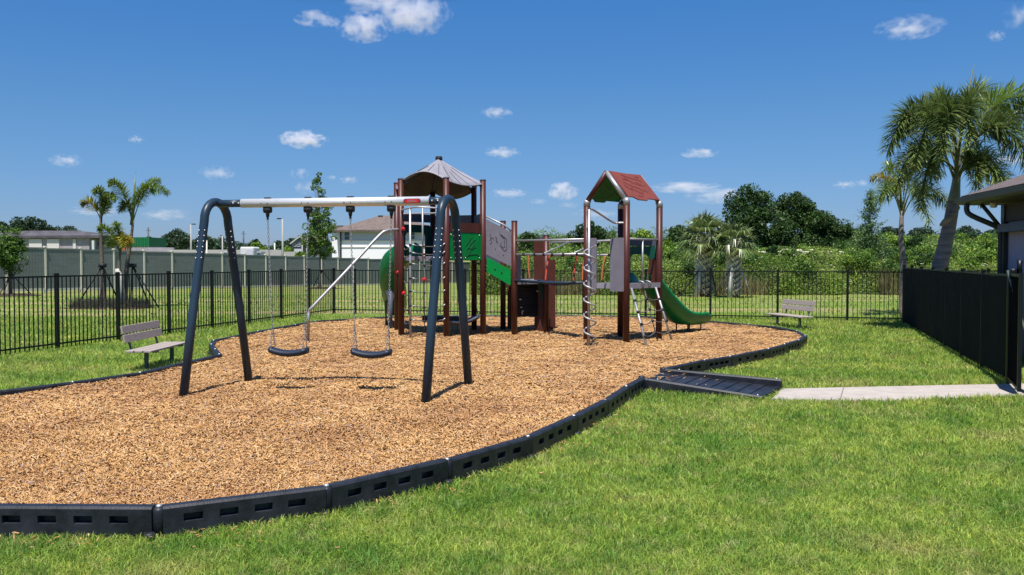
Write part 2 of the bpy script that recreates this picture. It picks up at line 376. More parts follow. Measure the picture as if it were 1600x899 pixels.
# ---- loose wood chips lying on it
def sample_view(n, y0, y1, power, xr=.64):
    """points with density ~ Y**-power over the viewed wedge (plus a margin)"""
    u = RNG.random(n); k = 2 - power
    yy = (y0 ** k + u * (y1 ** k - y0 ** k)) ** (1 / k) if abs(k) > 1e-6 else y0 * (y1 / y0) ** u
    xx = (RNG.random(n) * 2 - 1) * (xr * yy + .3); return xx, yy
x, y = sample_view(620000, 4.9, 25.2, 2.0)
sdc = sdist(np.stack([x, y], -1), RING); spill = (sdc < -.05) & (RNG.random(len(x)) < .035 * np.exp((sdc + .05) / .14)) | ((sdist(np.stack([x, y], -1), np.array([(1.67, 11.5), (2.9, 10.9), (3.35, 11.8), (2.10, 12.4)])) > .04) & (RNG.random(len(x)) < .05 * np.exp(-(x - 1.7) / .28)))
k = (sdc > .05) | spill; x, y, sdc = x[k], y[k], sdc[k]
n = len(x); sc = (y / 7.5) ** .75; sc = np.maximum(sc, .8)
ln = RNG.lognormal(-3.98, .38, n) * sc; wd = RNG.uniform(.0028, .0085, n) * sc
yaw = RNG.uniform(0, 2 * np.pi, n); ft = np.clip((8 / y) ** 1.6, .12, 1); tilt = RNG.normal(0, .38, n) * ft; roll = RNG.normal(0, .5, n) * ft
d = np.stack([np.cos(yaw) * np.cos(tilt), np.sin(yaw) * np.cos(tilt), np.sin(tilt)], -1)
s0 = np.stack([-np.sin(yaw), np.cos(yaw), np.zeros(n)], -1); up = np.cross(d, s0)
sv = s0 * np.cos(roll)[:, None] + up * np.sin(roll)[:, None]; uv = np.cross(d, sv)
zc_ = np.where(sdc > .0, mulch_h(x, y, sdc), .022)
rr_ = sdist(np.stack([x, y], -1), np.array([(1.67, 11.5), (3.05, 10.85), (3.55, 11.75), (2.10, 12.4)])) > 0
fr_ = np.clip(((x - 1.67) * 1.38 + (y - 11.5) * -.65) / (1.38 ** 2 + .65 ** 2), 0, 1); zc_ = np.where(rr_, .115 * (1 - fr_) + .036, zc_)
c = np.stack([x, y, zc_ + RNG.uniform(-.004, .012, n)], -1)
D = d * ln[:, None]; Sv = sv * wd[:, None]; U = uv * (wd * .8 * np.clip(9 / y, .35, 1))[:, None]
a0, b0, r0 = c - D - Sv, c - D * .8 + Sv, c - D * .9 + U
a1, b1, r1 = c + D * .8 - Sv * .7, c + D + Sv * .8, c + D * .9 + U * .7
Vc = np.stack([a0, b0, r0, a1, b1, r1], 1).reshape(-1, 3); bi = np.arange(n)[:, None] * 6
Fq = np.concatenate([bi + np.array([0, 3, 5, 2]), bi + np.array([2, 5, 4, 1]), bi + np.array([0, 1, 4, 3])], 0)
tag(quad_mesh('wood_chips', Vc, mulch_mat('wood_chip', True), faces=Fq), 'loose golden wood chips covering the play area floor', 'wood chips', kind='stuff')

# ---- grass blades
PATH = [wp(1206, 626.5, 0), wp(1370, 629.5, 0), wp(1585, 621, 0), (7.6, 10.75), (12.5, 9.9), (12.5, 11.4), (7.6, 12.2), wp(1572, 602.5, 0), wp(1400, 606, 0), wp(1222, 610, 0)]
RS0, RS1 = Vector((1.67, 11.5, 0)), Vector((3.05, 10.85, 0)); RN0, RN1 = Vector((2.10, 12.4, 0)), Vector((3.55, 11.75, 0))
RAMP = [tuple(RS0.xy), tuple(RS1.xy), tuple(RN1.xy), tuple(RN0.xy)]
def grass_ok(x, y, m=0):
    p = np.stack([x, y], -1); k = (sdist(p, RING) < -.055 + m) & (sdist(p, np.array(PATH)) < .02) & (sdist(p, np.array(RAMP)) < -.04)
    return k
def grass_mesh(n, y0, y1, power, hgt, wid, xr=.64, wexp=.75):
    x, y = sample_view(n, y0, y1, power, xr); k = grass_ok(x, y); x, y = x[k], y[k]; n = len(x)
    s = (y / 5.5) ** wexp; h = RNG.uniform(.55, 1.15, n) * hgt * (1 + .25 * vnoise(x * 2, y * 2, 9)) * s ** .45; w = RNG.uniform(.7, 1.3, n) * wid * s
    yaw = RNG.uniform(0, 2 * np.pi, n); fan = RNG.uniform(0, 2 * np.pi, n); ln = np.abs(RNG.normal(.7, .5, n))
    sd_ = np.stack([np.cos(yaw), np.sin(yaw), np.zeros(n)], -1); ld = np.stack([np.cos(fan), np.sin(fan), np.zeros(n)], -1)
    b = np.stack([x, y, -.0155 * np.clip(y - 50, 0, 60) - .004], -1); Z = np.array([0, 0, 1.])
    mid = b + Z * (h * .55)[:, None] + ld * (h * ln * .3)[:, None]; tip = b + Z * (h * (1 - .25 * np.minimum(ln, 1.5)))[:, None] + ld * (h * ln)[:, None]
    ws = sd_ * w[:, None] / 2
    Vb = np.stack([b - ws, b + ws, mid - ws * .9, mid + ws * .9, tip - ws * .12, tip + ws * .12], 1).reshape(-1, 3)
    bi = np.arange(n)[:, None] * 6
    return Vb, np.concatenate([bi + np.array([0, 1, 3, 2]), bi + np.array([2, 3, 5, 4])], 0)
def grass_mat():
    m = mat('grass_blades', (.205, .385, .048, 1), rough=.5, island=.38, trans=.42, spec=.25, var=.22, scale=.9, col2=(.38, .45, .085, 1), hue=.03, detail=6)
    t = m.node_tree; N = t.nodes; L = t.links
    hs = [n for n in N if n.type == 'HUE_SAT'][0]; src = hs.inputs['Color'].links[0].from_socket
    tc = [n for n in N if n.type == 'TEX_COORD'][0]
    # darker bluish green patches and a few dry straw patches
    for sc_, lo, hi, col, amt in ((2.6, .47, .66, (.085, .22, .045, 1), .5), (.9, .56, .68, (.50, .44, .17, 1), .45), (6.0, .54, .66, (.54, .50, .20, 1), .45), (9.0, .52, .64, (.10, .20, .03, 1), .5)):
        nz = N.new('ShaderNodeTexNoise'); nz.inputs['Scale'].default_value = sc_; nz.inputs['Detail'].default_value = 5
        mp = N.new('ShaderNodeMapping'); mp.inputs['Location'].default_value = (sc_ * 9, 3, 0); L.new(tc.outputs['Object'], mp.inputs[0]); L.new(mp.outputs[0], nz.inputs['Vector'])
        mr = N.new('ShaderNodeMapRange'); mr.inputs['From Min'].default_value = lo; mr.inputs['From Max'].default_value = hi; mr.inputs['To Max'].default_value = amt
        L.new(nz.outputs['Fac'], mr.inputs[0]); mx = N.new('ShaderNodeMix'); mx.data_type = 'RGBA'
        L.new(mr.outputs[0], mx.inputs[0]); L.new(src, mx.inputs[6]); mx.inputs[7].default_value = col; src = mx.outputs[2]
    L.new(src, hs.inputs['Color']); return m
M['grass'] = grass_mat()
Va, Fa = grass_mesh(740000, 3.6, 26.5, 2.0, .064, .0055, .88)
Vb_, Fb = grass_mesh(9000, 26.5, 42, 1.2, .06, .008, .66)
tag(quad_mesh('grass', np.concatenate([Va, Vb_]), M['grass'], faces=np.concatenate([Fa, Fb + len(Va)])), 'short green lawn grass growing around the play area', 'grass', kind='stuff')

# ---- concrete path
mb = MB(); n_ = len(PATH)
top = [(p[0], p[1], .022) for p in PATH]; bot = [(p[0], p[1], -.05) for p in PATH]
mb.add(top + bot, [list(range(n_))] + [[i, n_ + i, n_ + (i + 1) % n_, (i + 1) % n_] for i in range(n_)])
tag(mb.build('path', M['concrete']), kind='structure')
mb = MB(); mb.mi = 0
for px0, px1 in ((1318, 1312),):
    a, b = G(px0, 606 if px0 < 1400 else 603.6, .0245), G(px1, 628, .0245) if px0 < 1400 else G(px1, 624, .0245)
    mb.slab([a + Vector((-.006, 0, 0)), a + Vector((.006, 0, 0)), b + Vector((.006, 0, 0)), b + Vector((-.006, 0, 0))], .003)
M['joint'] = mat('path_joint', (.16, .145, .13, 1), .9, var=.1)
tag(mb.build('path_joint', M['joint']), kind='structure')
# ------------------------------------------------------------------ border timbers: moulded black plastic boxes with slots
TL = 1.08; TH = .19; TD = .085
def timber_mesh(L_):
    mb = MB(); h = TD / 2; b = .014; y0 = -h
    w = L_ - .10; sw = .115; gap = (w - 4 * sw) / 5; xs_ = [.03]
    for k in range(4): a = .05 + gap + k * (sw + gap); xs_ += [a, a + sw]
    xs_ += [L_ - .012]; zs_ = [-.04, .085, .135, TH - b]
    for i in range(len(xs_) - 1):
        for j in range(3):
            x0, x1, z0, z1 = xs_[i], xs_[i + 1], zs_[j], zs_[j + 1]
            if i % 2 == 1 and j == 1:
                xa, xb, za, zb, yb = x0 + .008, x1 - .008, z0 + .006, z1 - .006, y0 + .045
                mb.add([(x0, y0, z0), (x1, y0, z0), (x1, y0, z1), (x0, y0, z1), (xa, yb, za), (xb, yb, za), (xb, yb, zb), (xa, yb, zb)],
                       [[0, 1, 5, 4], [1, 2, 6, 5], [2, 3, 7, 6], [3, 0, 4, 7], [4, 5, 6, 7]])
            else: mb.add([(x0, y0, z0), (x1, y0, z0), (x1, y0, z1), (x0, y0, z1)], [[0, 1, 2, 3]])
    x0, x1 = xs_[0], xs_[-1]
    pr = [(y0, TH - b), (y0 + b, TH), (h - b, TH), (h, TH - b), (h, -.04)]
    for (ya, za), (yb, zb) in zip(pr, pr[1:]): mb.add([(x0, ya, za), (x1, ya, za), (x1, yb, zb), (x0, yb, zb)], [[0, 1, 2, 3]])
    prof = [(y0, -.04)] + pr
    mb.add([(x0, a, c) for a, c in prof], [list(range(6))[::-1]]); mb.add([(x1, a, c) for a, c in prof], [list(range(6))])
    # rounded knuckle at the joint
    mb.tube([(.012, 0, -.03), (.012, 0, TH - .022), (.012, 0, TH - .006)], [.040, .040, .028], 14)
    mb.tube([(L_ - .02, y0 - .012, -.03), (L_ - .02, y0 - .012, .032), (L_ - .02, y0 - .012, .040)], [.036, .036, .026], 12)
    return mb
timber0 = {}
def timber(p, q, label, n):
    p = Vector(p); q = Vector(q); L_ = (q - p).length; ang = math.atan2(q.y - p.y, q.x - p.x)
    key = round(L_, 2)
    if key not in timber0: 
        o = timber_mesh(L_).build('border_timber', M['timber']); s = MB()
        s.tube([(.012, 0, TH - .010), (.012, 0, TH + .004), (.012, 0, TH + .010)], [.019, .017, .009], 10)
        c = s.build('stake_cap', M['stake'], None); c.parent = o; timber0[key] = o
    else:
        src = timber0[key]; o = src.copy(); S.collection.objects.link(o)
        for ch in src.children: c = ch.copy(); S.collection.objects.link(c); c.parent = o
    o.location = (p.x, p.y, .0015 * (n % 3)); o.rotation_euler = (0, random.uniform(-.006, .006), ang)
    tag(o, label, 'border timber', 'black plastic border timbers around the play area')
def walk(poly):
    pts = [Vector(p) for p in poly]; out_ = [pts[0]]; cur = pts[0]; i = 1
    while i < len(pts):
        d = pts[i] - cur
        if d.length < TL * .55 and i < len(pts) - 1: i += 1; continue
        n = max(1, round(d.length / TL)); st = d / n
        for k in range(n): out_.append(cur + st * (k + 1))
        cur = pts[i]; i += 1
    return out_
def side_label(m, i, k):
    if i == 'front':
        names = ['on the far left return, %s from the bottom left corner' % w for w in ('sixth', 'fifth', 'fourth', 'third', 'second', 'first')] + ['at the bottom left corner of the photo', 'second from the left along the front lawn', 'third from the left along the front lawn',
                 'fourth from the left along the front lawn', 'fifth from the left along the front lawn', 'sixth from the left along the front lawn', 'third before the ramp on the near side', 'second before the ramp on the near side', 'ending against the near rail of the ramp']
        return 'black slotted border timber ' + names[min(k, 13)]
    ORD = ['first', 'second', 'third', 'fourth', 'fifth', 'sixth', 'seventh', 'eighth', 'ninth', 'tenth', 'eleventh', 'twelfth', 'thirteenth', 'fourteenth', 'fifteenth', 'sixteenth', 'seventeenth', 'eighteenth', 'nineteenth', 'twentieth']
    def o_(q): return ORD[min(q, 19)]
    return None
for k, (a, b) in enumerate(zip(FRONT, FRONT[1:])):
    timber(a, b, side_label(None, 'front', k), k)
w_ = walk(REST); ORD = 'first second third fourth fifth sixth seventh eighth ninth tenth eleventh twelfth thirteenth fourteenth fifteenth'.split()
cnt = {}
for k, (a, b) in enumerate(zip(w_, w_[1:])):
    mx_, my_ = (a.x + b.x) / 2, (a.y + b.y) / 2
    if my_ < 18.3 and mx_ > 0: z = ('right', 'border timber on the right edge, {} one after the far ramp rail')
    elif mx_ > 3.3: z = ('corner', 'border timber beside the right bench, {} one past the right corner')
    elif my_ > 23.9: z = ('back', 'border timber along the back edge before the fence, {} from the right')
    elif my_ > 16.2: z = ('leftfar', 'border timber on the far left edge behind the swings, {} from the back')
    elif my_ > 14.0: z = ('kink', 'border timber at the jog behind the left swing leg, {} of the jog')
    else: z = ('leftnear', 'border timber in front of the left bench, {} from the jog')
    n = cnt.get(z[0], 0); cnt[z[0]] = n + 1
    timber(a, b, 'black ' + z[1].format(ORD[min(n, 14)]), k)

# ------------------------------------------------------------------ ramp into the play area
t = thing('access_ramp', 'black plastic ribbed ramp with side rails between mulch and concrete path', 'ramp', ((RS0 + RN0) / 2))
mb = MB(); NR = 9
for k in range(NR):
    a, b = k / NR, (k + 1) / NR - .008
    z0, z1 = .110 * (1 - a) + .02, .110 * (1 - b) + .02
    p = [RS0.lerp(RS1, a), RS0.lerp(RS1, b), RN0.lerp(RN1, b), RN0.lerp(RN1, a)]
    zz = [z0, z1 + .005, z1 + .005, z0]
    mb.slab([Vector((q.x, q.y, z)) for q, z in zip(p, zz)], .016)
    p2 = [RS0.lerp(RS1, b), RS0.lerp(RS1, b + .012), RN0.lerp(RN1, b + .012), RN0.lerp(RN1, b)]
    mb.slab([Vector((q.x, q.y, z1 - .003)) for q in p2], .01)
mb.build('ramp_deck', M['timber'], t)
for (p, q), hh in (((RS0, RS1), (.185, .04)), ((RN0, RN1), (.19, .125))):
    mb = MB(); d = (q - p).normalized(); s = Vector((-d.y, d.x, 0)) * .038; n = 10; prof = []
    for i in range(n + 1):
        f = i / n; z = hh[0] * (1 - f) + hh[1] * f; c = p.lerp(q, f)
        prof.append([c - s + Vector((0, 0, -.03)), c - s + Vector((0, 0, z - .02)), c - s * .5 + Vector((0, 0, z)), c + s * .5 + Vector((0, 0, z)), c + s + Vector((0, 0, z - .02)), c + s + Vector((0, 0, -.03))])
    vs = [v for r in prof for v in r]; fs = [[i * 6 + j, i * 6 + 6 + j, i * 6 + 7 + j, i * 6 + 1 + j] for i in range(n) for j in range(5)]
    fs += [[5, 4, 3, 2, 1, 0], [n * 6 + j for j in range(6)]]; mb.add(vs, fs)
    mb.tube([p + Vector((0, 0, -.02)), p + Vector((0, 0, .19)), p + Vector((0, 0, .205))], [.045, .045, .03], 14)
    r = mb.build('side_rail', M['timber'], t)
    for f in (.02, .14, .96):
        s2 = MB(); c = p.lerp(q, f); z = hh[0] * (1 - f) + hh[1] * f
        s2.tube([c + Vector((0, 0, z)), c + Vector((0, 0, z + .012))], [.014, .009], 8); s2.build('bolt', M['stake'], r)

# ------------------------------------------------------------------ fences
def fence_run(p0, dirv, stops, label, top, name='metal_fence', mesh=False, z0=0):
    """stops: post offsets along dirv from p0"""
    p0 = Vector((p0[0], p0[1], 0)); dv = Vector((dirv[0], dirv[1], 0)).normalized(); ang = math.atan2(dv.y, dv.x)
    t = thing(name, label, 'fence', p0)
    for k, s in enumerate(stops):
        c = p0 + dv * s; mb = MB()
        mb.box((c.x, c.y, (top + .04) / 2 - .03), (.062, .062, top + .10), ang)
        mb.box((c.x, c.y, top + .028), (.076, .076, .018), ang); mb.box((c.x, c.y, top + .043), (.05, .05, .014), ang)
        mb.build('post', M['fence'], t)
    for a, b in zip(stops, stops[1:]):
        w = b - a - .062
        if w < .2: continue
        c = p0 + dv * (a + b) / 2; mb = MB()
        mb.box((c.x, c.y, top - .012), (w, .032, .030), ang); mb.box((c.x, c.y, .125), (w, .032, .030), ang)
        n = max(1, round(w / .114) - 1)
        for i in range(n):
            q = p0 + dv * (a + .031 + w * (i + 1) / (n + 1))
            mb.box((q.x, q.y, (top + .02) / 2 + .01), (.0165, .0165, top - .05), ang)
        o = mb.build('panel', M['fence'], t)
        if mesh:
            m2 = MB(); s = Vector((-dv.y, dv.x, 0)) * .03
            ng, mg = 14, 6; rs = random.Random(int(a * 100)); ph = [rs.uniform(0, 6.28) for _ in range(4)]; vs = []
            for side in (0, .005):
                for j in range(mg + 1):
                    for i in range(ng + 1):
                        u, v = i / ng, j / mg; e = math.sin(math.pi * v) * math.sin(math.pi * u)
                        off = s * (1 + side / .03) + s.normalized() * (.010 * e * math.sin(u * 9 + ph[0]) + .008 * e * math.sin(v * 7 + u * 4 + ph[1])); q = c + dv * ((u - .5) * (w + .004)) + off
                        vs.append((q.x, q.y, .10 + v * (top - .13) - .012 * math.sin(math.pi * u) * (v > .9)))
            NN = (ng + 1) * (mg + 1); qf = lambda k_, j, i: k_ * NN + j * (ng + 1) + i
            m2.smooth = True; m2.add(vs, [[qf(k_, j, i), qf(k_, j, i + 1), qf(k_, j + 1, i + 1), qf(k_, j + 1, i)] for k_ in (0, 1) for j in range(mg) for i in range(ng)])
            m2.build('privacy_mesh', M['mesh'], o)
    return t
M['mesh'] = mat('black_privacy_mesh', (.006, .0065, .0065, 1), .9, var=.25, scale=2, bump=.3, bscale=200, spec=.12)
BC = Vector((10.54, 24.1, 0)); LC = Vector((-5.66, 28.5, 0)); bd = (LC - BC); bl = bd.length
fence_run(BC, bd, [0, 1.42] + [1.42 + 1.83 * k for k in range(1, 9)] + [bl], 'black picket fence across the back between play area and wild scrub', 1.385)
ld = Vector((-8.55, 16.8, 0)) - LC
fence_run(LC, ld, [.02] + [1.72 * k for k in range(1, 11)], 'black picket fence down the left side in front of the grey wall', 1.40)
GP = G(1575, 601.5); rl = (BC - GP); rn = rl.length
fence_run(GP, rl, [0.0] + [rn * k / 7 for k in range(1, 7)] + [rn - .12], 'black fence with solid privacy mesh down the right side', 1.50, mesh=True)
fence_run(BC + Vector((.16, -.04, 0)), -bd, [.1, 1.9, 3.7, 5.5, 7.3], 'black picket fence continuing behind the mesh fence towards the house', 1.42)
# gate leaf standing ajar, and its closing post
ge = G(1592, 621)
t = thing('pool_gate', 'black mesh gate leaf standing at the end of the concrete path', 'gate', GP)
d = (ge - GP); d.z = 0; L_ = d.length; d.normalize(); ang = math.atan2(d.y, d.x); mb = MB()
for s in (.06, L_): c = GP + d * s; mb.box((c.x, c.y, .80), (.045, .045, 1.46), ang)
for z in (.10, 1.50): c = GP + d * (L_ / 2 + .03); mb.box((c.x, c.y, z), (L_ - .1, .035, .035), ang)
fr = mb.build('gate_frame', M['fence'], t)
mb = MB(); c = GP + d * (L_ / 2 + .03); mb.box((c.x, c.y, .8), (L_ - .08, .006, 1.36), ang)
for i in range(9):
    q = GP + d * (.12 + (L_ - .2) * i / 8); mb.box((q.x, q.y + .012, .8), (.0165, .0165, 1.38), ang)
mb.build('gate_mesh', M['mesh'], t)
mb = MB(); c = GP + d * .0; mb.tube([c + d * .12 + Vector((-.06, -.03, 1.55)), c + d * .3 + Vector((-.02, -.06, 1.3)), c + d * L_ + Vector((.12, -.1, .45))], .016, 8); mb.build('closer_rod', M['benchleg'], t)
mb = MB(); c = GP + d * .22 + Vector((0, -.02, 1.53)); mb.box(c, (.16, .07, .10), ang, .02); mb.tube([c + Vector((.09, 0, -.02)), c + Vector((.09, 0, .16))], .035, 10); mb.build('latch', M['fence'], t)
gp2 = ge + Vector((.20, -.06, 0)); t = thing('gate_post', 'black gate post at the right edge beside the mesh gate', 'post', gp2)
mb = MB(); mb.box(gp2 + Vector((0, 0, .78)), (.075, .075, 1.6), ang, .004); mb.build('post_shaft', M['fence'], t)
mb = MB(); mb.box(gp2 + Vector((0, 0, 1.59)), (.095, .095, .03), ang, .006); mb.ball(gp2 + Vector((0, 0, 1.635)), .035); mb.build('post_cap', M['fence'], t)

# ------------------------------------------------------------------ vinyl wall
WP, WD = Vector((-22.75, 49, 0)), Vector((.391, .92, 0)); SPN = 2.2
def wz(s): return .13 - .0165 * s - .0
t = thing('privacy_wall', 'long grey green vinyl wall with cream posts behind the left lawn', 'wall', WP); wa = math.atan2(WD.y, WD.x)
for k in range(-6, 26):
    s = 1.225 + SPN * k; c = WP + WD * s; z = wz(s); mb = MB()
    mb.box((c.x, c.y, z + .95), (.095, .095, 2.42), wa); mb.box((c.x, c.y, z + 2.19), (.16, .16, .05), wa); mb.box((c.x, c.y, z + 2.23), (.11, .11, .04), wa)
    mb.build('post', M['vinylpost'], t)
    if k < 25:
        a, b = WP + WD * (s + .066), WP + WD * (s + SPN - .066); za, zb = wz(s), wz(s + SPN); mb = MB()
        n = 12
        for i in range(n):
            p, q = a.lerp(b, i / n), a.lerp(b, (i + 1) / n - .006); zz = za + (zb - za) * i / n
            mb.box(((p.x + q.x) / 2, (p.y + q.y) / 2, zz + 1.02), ((q - p).length, .03, 2.12), wa)
        m_ = a.lerp(b, .5); zm = (za + zb) / 2
        mb.box((m_.x, m_.y, zm + 2.11), ((b - a).length, .06, .08), wa)
        mb.build('wall_panel', M['vinyl'], t)
        mb = MB(); mb.box((m_.x, m_.y, zm - .0), ((b - a).length, .07, .12), wa); mb.build('bottom_rail', M['vinylpost'], t)

# ------------------------------------------------------------------ benches
def bench(loc, rz, label, Lb=1.55):
    t = thing('park_bench', label, 'bench', loc, rz, 'low plank benches beside the play area'); t['_local'] = 1
    mb = MB()                                   # local: length along x, sitter faces -y
    for k in range(3): mb.box((0, -.14 + k * .135, .315), (Lb, .118, .032), None, .006)
    mb.build('seat', M['bench'], t)
    mb = MB(); R_ = Matrix.Rotation(math.radians(-12), 3, 'X')
    for k in range(2): mb.box((0, .235 + .032 * k, .50 + k * .135), (Lb * .93, .028, .120), R_, .006)
    mb.build('backrest', M['bench'], t)
    for s in (-1, 1):
        x = s * Lb * .33; mb = MB()
        mb.box((x, -.02, .14), (.055, .055, .30), None, .006); mb.box((x, -.0, .288), (.05, .40, .022)); mb.box((x, -.02, .004), (.14, .16, .012))
        mb.build('leg', M['benchleg'], t)
        mb = MB(); mb.tube([(x, .17, .285), (x, .215, .33), (x, .262, .50), (x, .305, .70)], .019, 8); mb.build('back_support', M['benchleg'], t)
    del t['_local']
bench((-5.62, 14.2, 0), math.radians(90), 'weathered plank bench on the grass left of the swings')
bench((6.92, 22.35, 0), math.atan2(-.96, .27), 'weathered plank bench beyond the right corner of the mulch', 1.5)
# ------------------------------------------------------------------ swing set
def bolt(par, c, r=.014, m='stake'): mb = MB(); mb.ball(c, r, 8); return mb.build('bolt', M[m], par)
def M_(px, py): return G(px, py, MZ)
def curve(pts, n=8):
    """Catmull-Rom through points"""
    pts = [Vector(p) for p in pts]; q = [pts[0] * 2 - pts[1]] + pts + [pts[-1] * 2 - pts[-2]]; o = []
    for i in range(1, len(q) - 2):
        for k in range(n):
            t = k / n; a, b, c, d = q[i - 1:i + 3]
            o.append(.5 * ((2 * b) + (c - a) * t + (2 * a - 5 * b + 4 * c - d) * t * t + (3 * b - a - 3 * c + d) * t ** 3))
    o.append(pts[-1]); return o
LFt, LBk, RFt, RBk = M_(285, 617), M_(390, 593), M_(664, 629), M_(733, 602)
BZ = 2.385
lm, rm = (LFt + LBk) / 2, (RFt + RBk) / 2
t = thing('swing_set', 'dark blue arched swing set with silver crossbeam on the mulch', 'swing set', (lm + rm) / 2)
for f, b in ((LFt, LBk), (RFt, RBk)):
    m = (f + b) / 2; d = (b - f).normalized(); dn = Vector((0, 0, -.12))
    tf, tb = m - d * .28 + Vector((0, 0, 2.0 - MZ)), m + d * .28 + Vector((0, 0, 2.0 - MZ)); up = Vector((0, 0, 1))
    lf, lb = (tf - f).normalized(), (tb - b).normalized()
    arc = []
    top = m + up * (BZ + .02 - MZ)
    for k in range(13):
        a = math.pi * k / 12
        arc.append(m - d * (.245 * math.cos(a)) + up * (2.16 - MZ + .245 * math.sin(a)))
    path = [f + dn, f.lerp(tf, .5), tf] + arc + [tb, b.lerp(tb, .5), b + dn]
    mb = MB(); mb.tube(path, .052, 20); o = mb.build('leg_arch', M['blue'], t)
    for base, tp in ((f, tf), (b, tb)):
        for k in range(6):
            z = 1.72 + k * .066; q = base.lerp(tp, (z - MZ) / (2.0 - MZ)); 
            for sx in (-1, 1): bolt(o, q + Vector((sx * .033, -.041, 0)), .009)
bl_, br_ = lm.copy(), rm.copy(); bl_.z = br_.z = BZ; bd_ = (br_ - bl_); Lb = bd_.length; bu = bd_ / Lb
for s, e in ((bl_ + bu * .04, bl_ + bu * .36), (br_ - bu * .04, br_ - bu * .24)):
    mb = MB(); mb.tube([s, e], .046, 18); o = mb.build('beam_sleeve', M['blue'], t)
    w = (e - s).normalized()
    for q in (.12, .05): bolt(o, e - w * q + Vector((0, -.047, 0)), .011)
mb = MB(); mb.tube([bl_ + bu * .34, br_ - bu * .22], .054, 24); beam = mb.build('crossbeam', M['alu'], t)
bn = Vector((bu.y, -bu.x, 0))
mb = MB(); c = br_ - bu * .42; q = []
for k in range(20):
    a = 2 * math.pi * k / 20; ex = (.085 if abs(math.cos(a)) > 0 else 0); xx = math.copysign(max(0, .085), math.cos(a)) * (abs(math.cos(a)) ** .01) if False else .0
    q.append(c + bu * ((.075 if math.cos(a) > 0 else -.075) + .03 * math.cos(a)) + Vector((0, 0, .027 * math.sin(a))) + bn * .056)
mb.slab(q, .006); lab = mb.build('rating_plate', M['blue'], t)
mb = MB(); q2 = [c + bn * .0605 + (p - c - bn * .056) * .86 for p in q]; mb.slab(q2, .004); mb.build('red_label', M['red'], lab)
mb = MB()                                             # fine printed lines on the red label
for k, (x0, x1, z) in enumerate(((-.055, .06, .008), (-.055, .045, -.003), (-.055, .055, -.012))):
    mb.slab([c + bn * .0635 + bu * x0 + Vector((0, 0, z - .0012)), c + bn * .0635 + bu * x1 + Vector((0, 0, z - .0012)), c + bn * .0635 + bu * x1 + Vector((0, 0, z + .0012)), c + bn * .0635 + bu * x0 + Vector((0, 0, z + .0012))], .001)
mb.build('label_print', M['stake'], lab)
def beam_at(px):
    """point of the beam axis seen at photo column px"""
    u = (px - 800) / F; s = (u * bl_.y - bl_.x) / (bu.x - u * bu.y); return bl_ + bu * s
HX = [419, 482, 548, 612]
for px in HX:
    c = beam_at(px); mb = MB()
    mb.box(c + Vector((0, 0, .058)), (.085, .03, .022), math.atan2(bu.y, bu.x), .006); mb.build('hanger_nut', M['black'], t); mb = MB()
    mb.box(c + Vector((0, 0, -.062)), (.10, .06, .03), math.atan2(bu.y, bu.x), .008)
    mb.tube([c + bu * -.045 + Vector((0, 0, -.085)), c + bu * .045 + Vector((0, 0, -.085))], .036, 12)
    ho = mb.build('hanger', M['black'], t); mb = MB()
    mb.tube([c + Vector((0, 0, -.09)), c + Vector((0, 0, -.17))], [.030, .018], 10); mb.build('swivel', M['black'], ho)
    for o_ in (-.06, .02): bolt(beam, c + bu * o_ + bn * .050 + Vector((0, 0, -.008)), .009, 'black')

# ------------------------------------------------------------------ the two swings
def chain(mb, a, b, lk=.034):
    a, b = Vector(a), Vector(b); L = (b - a).length; n = int(L / (lk * .8)); d = (b - a) / L
    s = d.cross(Vector((0, 1, 0))).normalized(); w = d.cross(s)
    for i in range(n):
        c = a + d * (L * (i + .5) / n); u = s if i % 2 else w; pts = []
        for k in range(8):
            an = 2 * math.pi * k / 8; pts.append(c + d * (lk * .5 * math.cos(an)) + u * (.0095 * math.sin(an)))
        pts.append(pts[0]); mb.tube(pts, .0034, 4, cap=False)
def swing(pxs, seatpx, seatz, label):
    tops = [beam_at(p) + Vector((0, 0, -.17)) for p in pxs]
    c = (tops[0] + tops[1]) / 2; c.z = seatz; t = thing('swing', label, 'swing', c, 0, 'belt swings hanging from the blue frame')
    half = .24; mb = MB(); ang = math.atan2(bu.y, bu.x); n = 12; rows = []
    for i in range(n + 1):
        f = -1 + 2 * i / n; z = seatz + .042 * f * f; row = []
        wd = .085 * (1 - .18 * abs(f) ** 3)
        for k in range(10):
            an = 2 * math.pi * k / 10; row.append(c + bu * (half * f) + bn * (wd * math.cos(an)) + Vector((0, 0, z - seatz + .042 * math.sin(an))))
        rows += row
    fs = [[i * 10 + k, i * 10 + (k + 1) % 10, (i + 1) * 10 + (k + 1) % 10, (i + 1) * 10 + k] for i in range(n) for k in range(10)]
    fs += [[k for k in range(9, -1, -1)], [n * 10 + k for k in range(10)]]
    mb.smooth = True; mb.add(rows, fs); mb.build('seat', M['rubber'], t)
    for s, tp in ((-1, tops[0]), (1, tops[1])):
        e = c + bu * (s * (half - .035)) + Vector((0, 0, .05)); j = tp.lerp(e, .80)
        mb = MB(); chain(mb, tp, j)
        for w_ in (-1, 1): chain(mb, j, e + bn * (.065 * w_))
        o = mb.build('chain', M['steel'], t)
        mb = MB(); mb.tube([tp + Vector((0, 0, .02)), tp + Vector((0, 0, -.03))], .014, 8); mb.build('shackle', M['black'], o)
swing((419, 482), 449, .56, 'left swing with dark rubber seat nearest the left frame leg')
swing((548, 612), 582, .56, 'right swing with dark rubber seat in front of the climbing net')

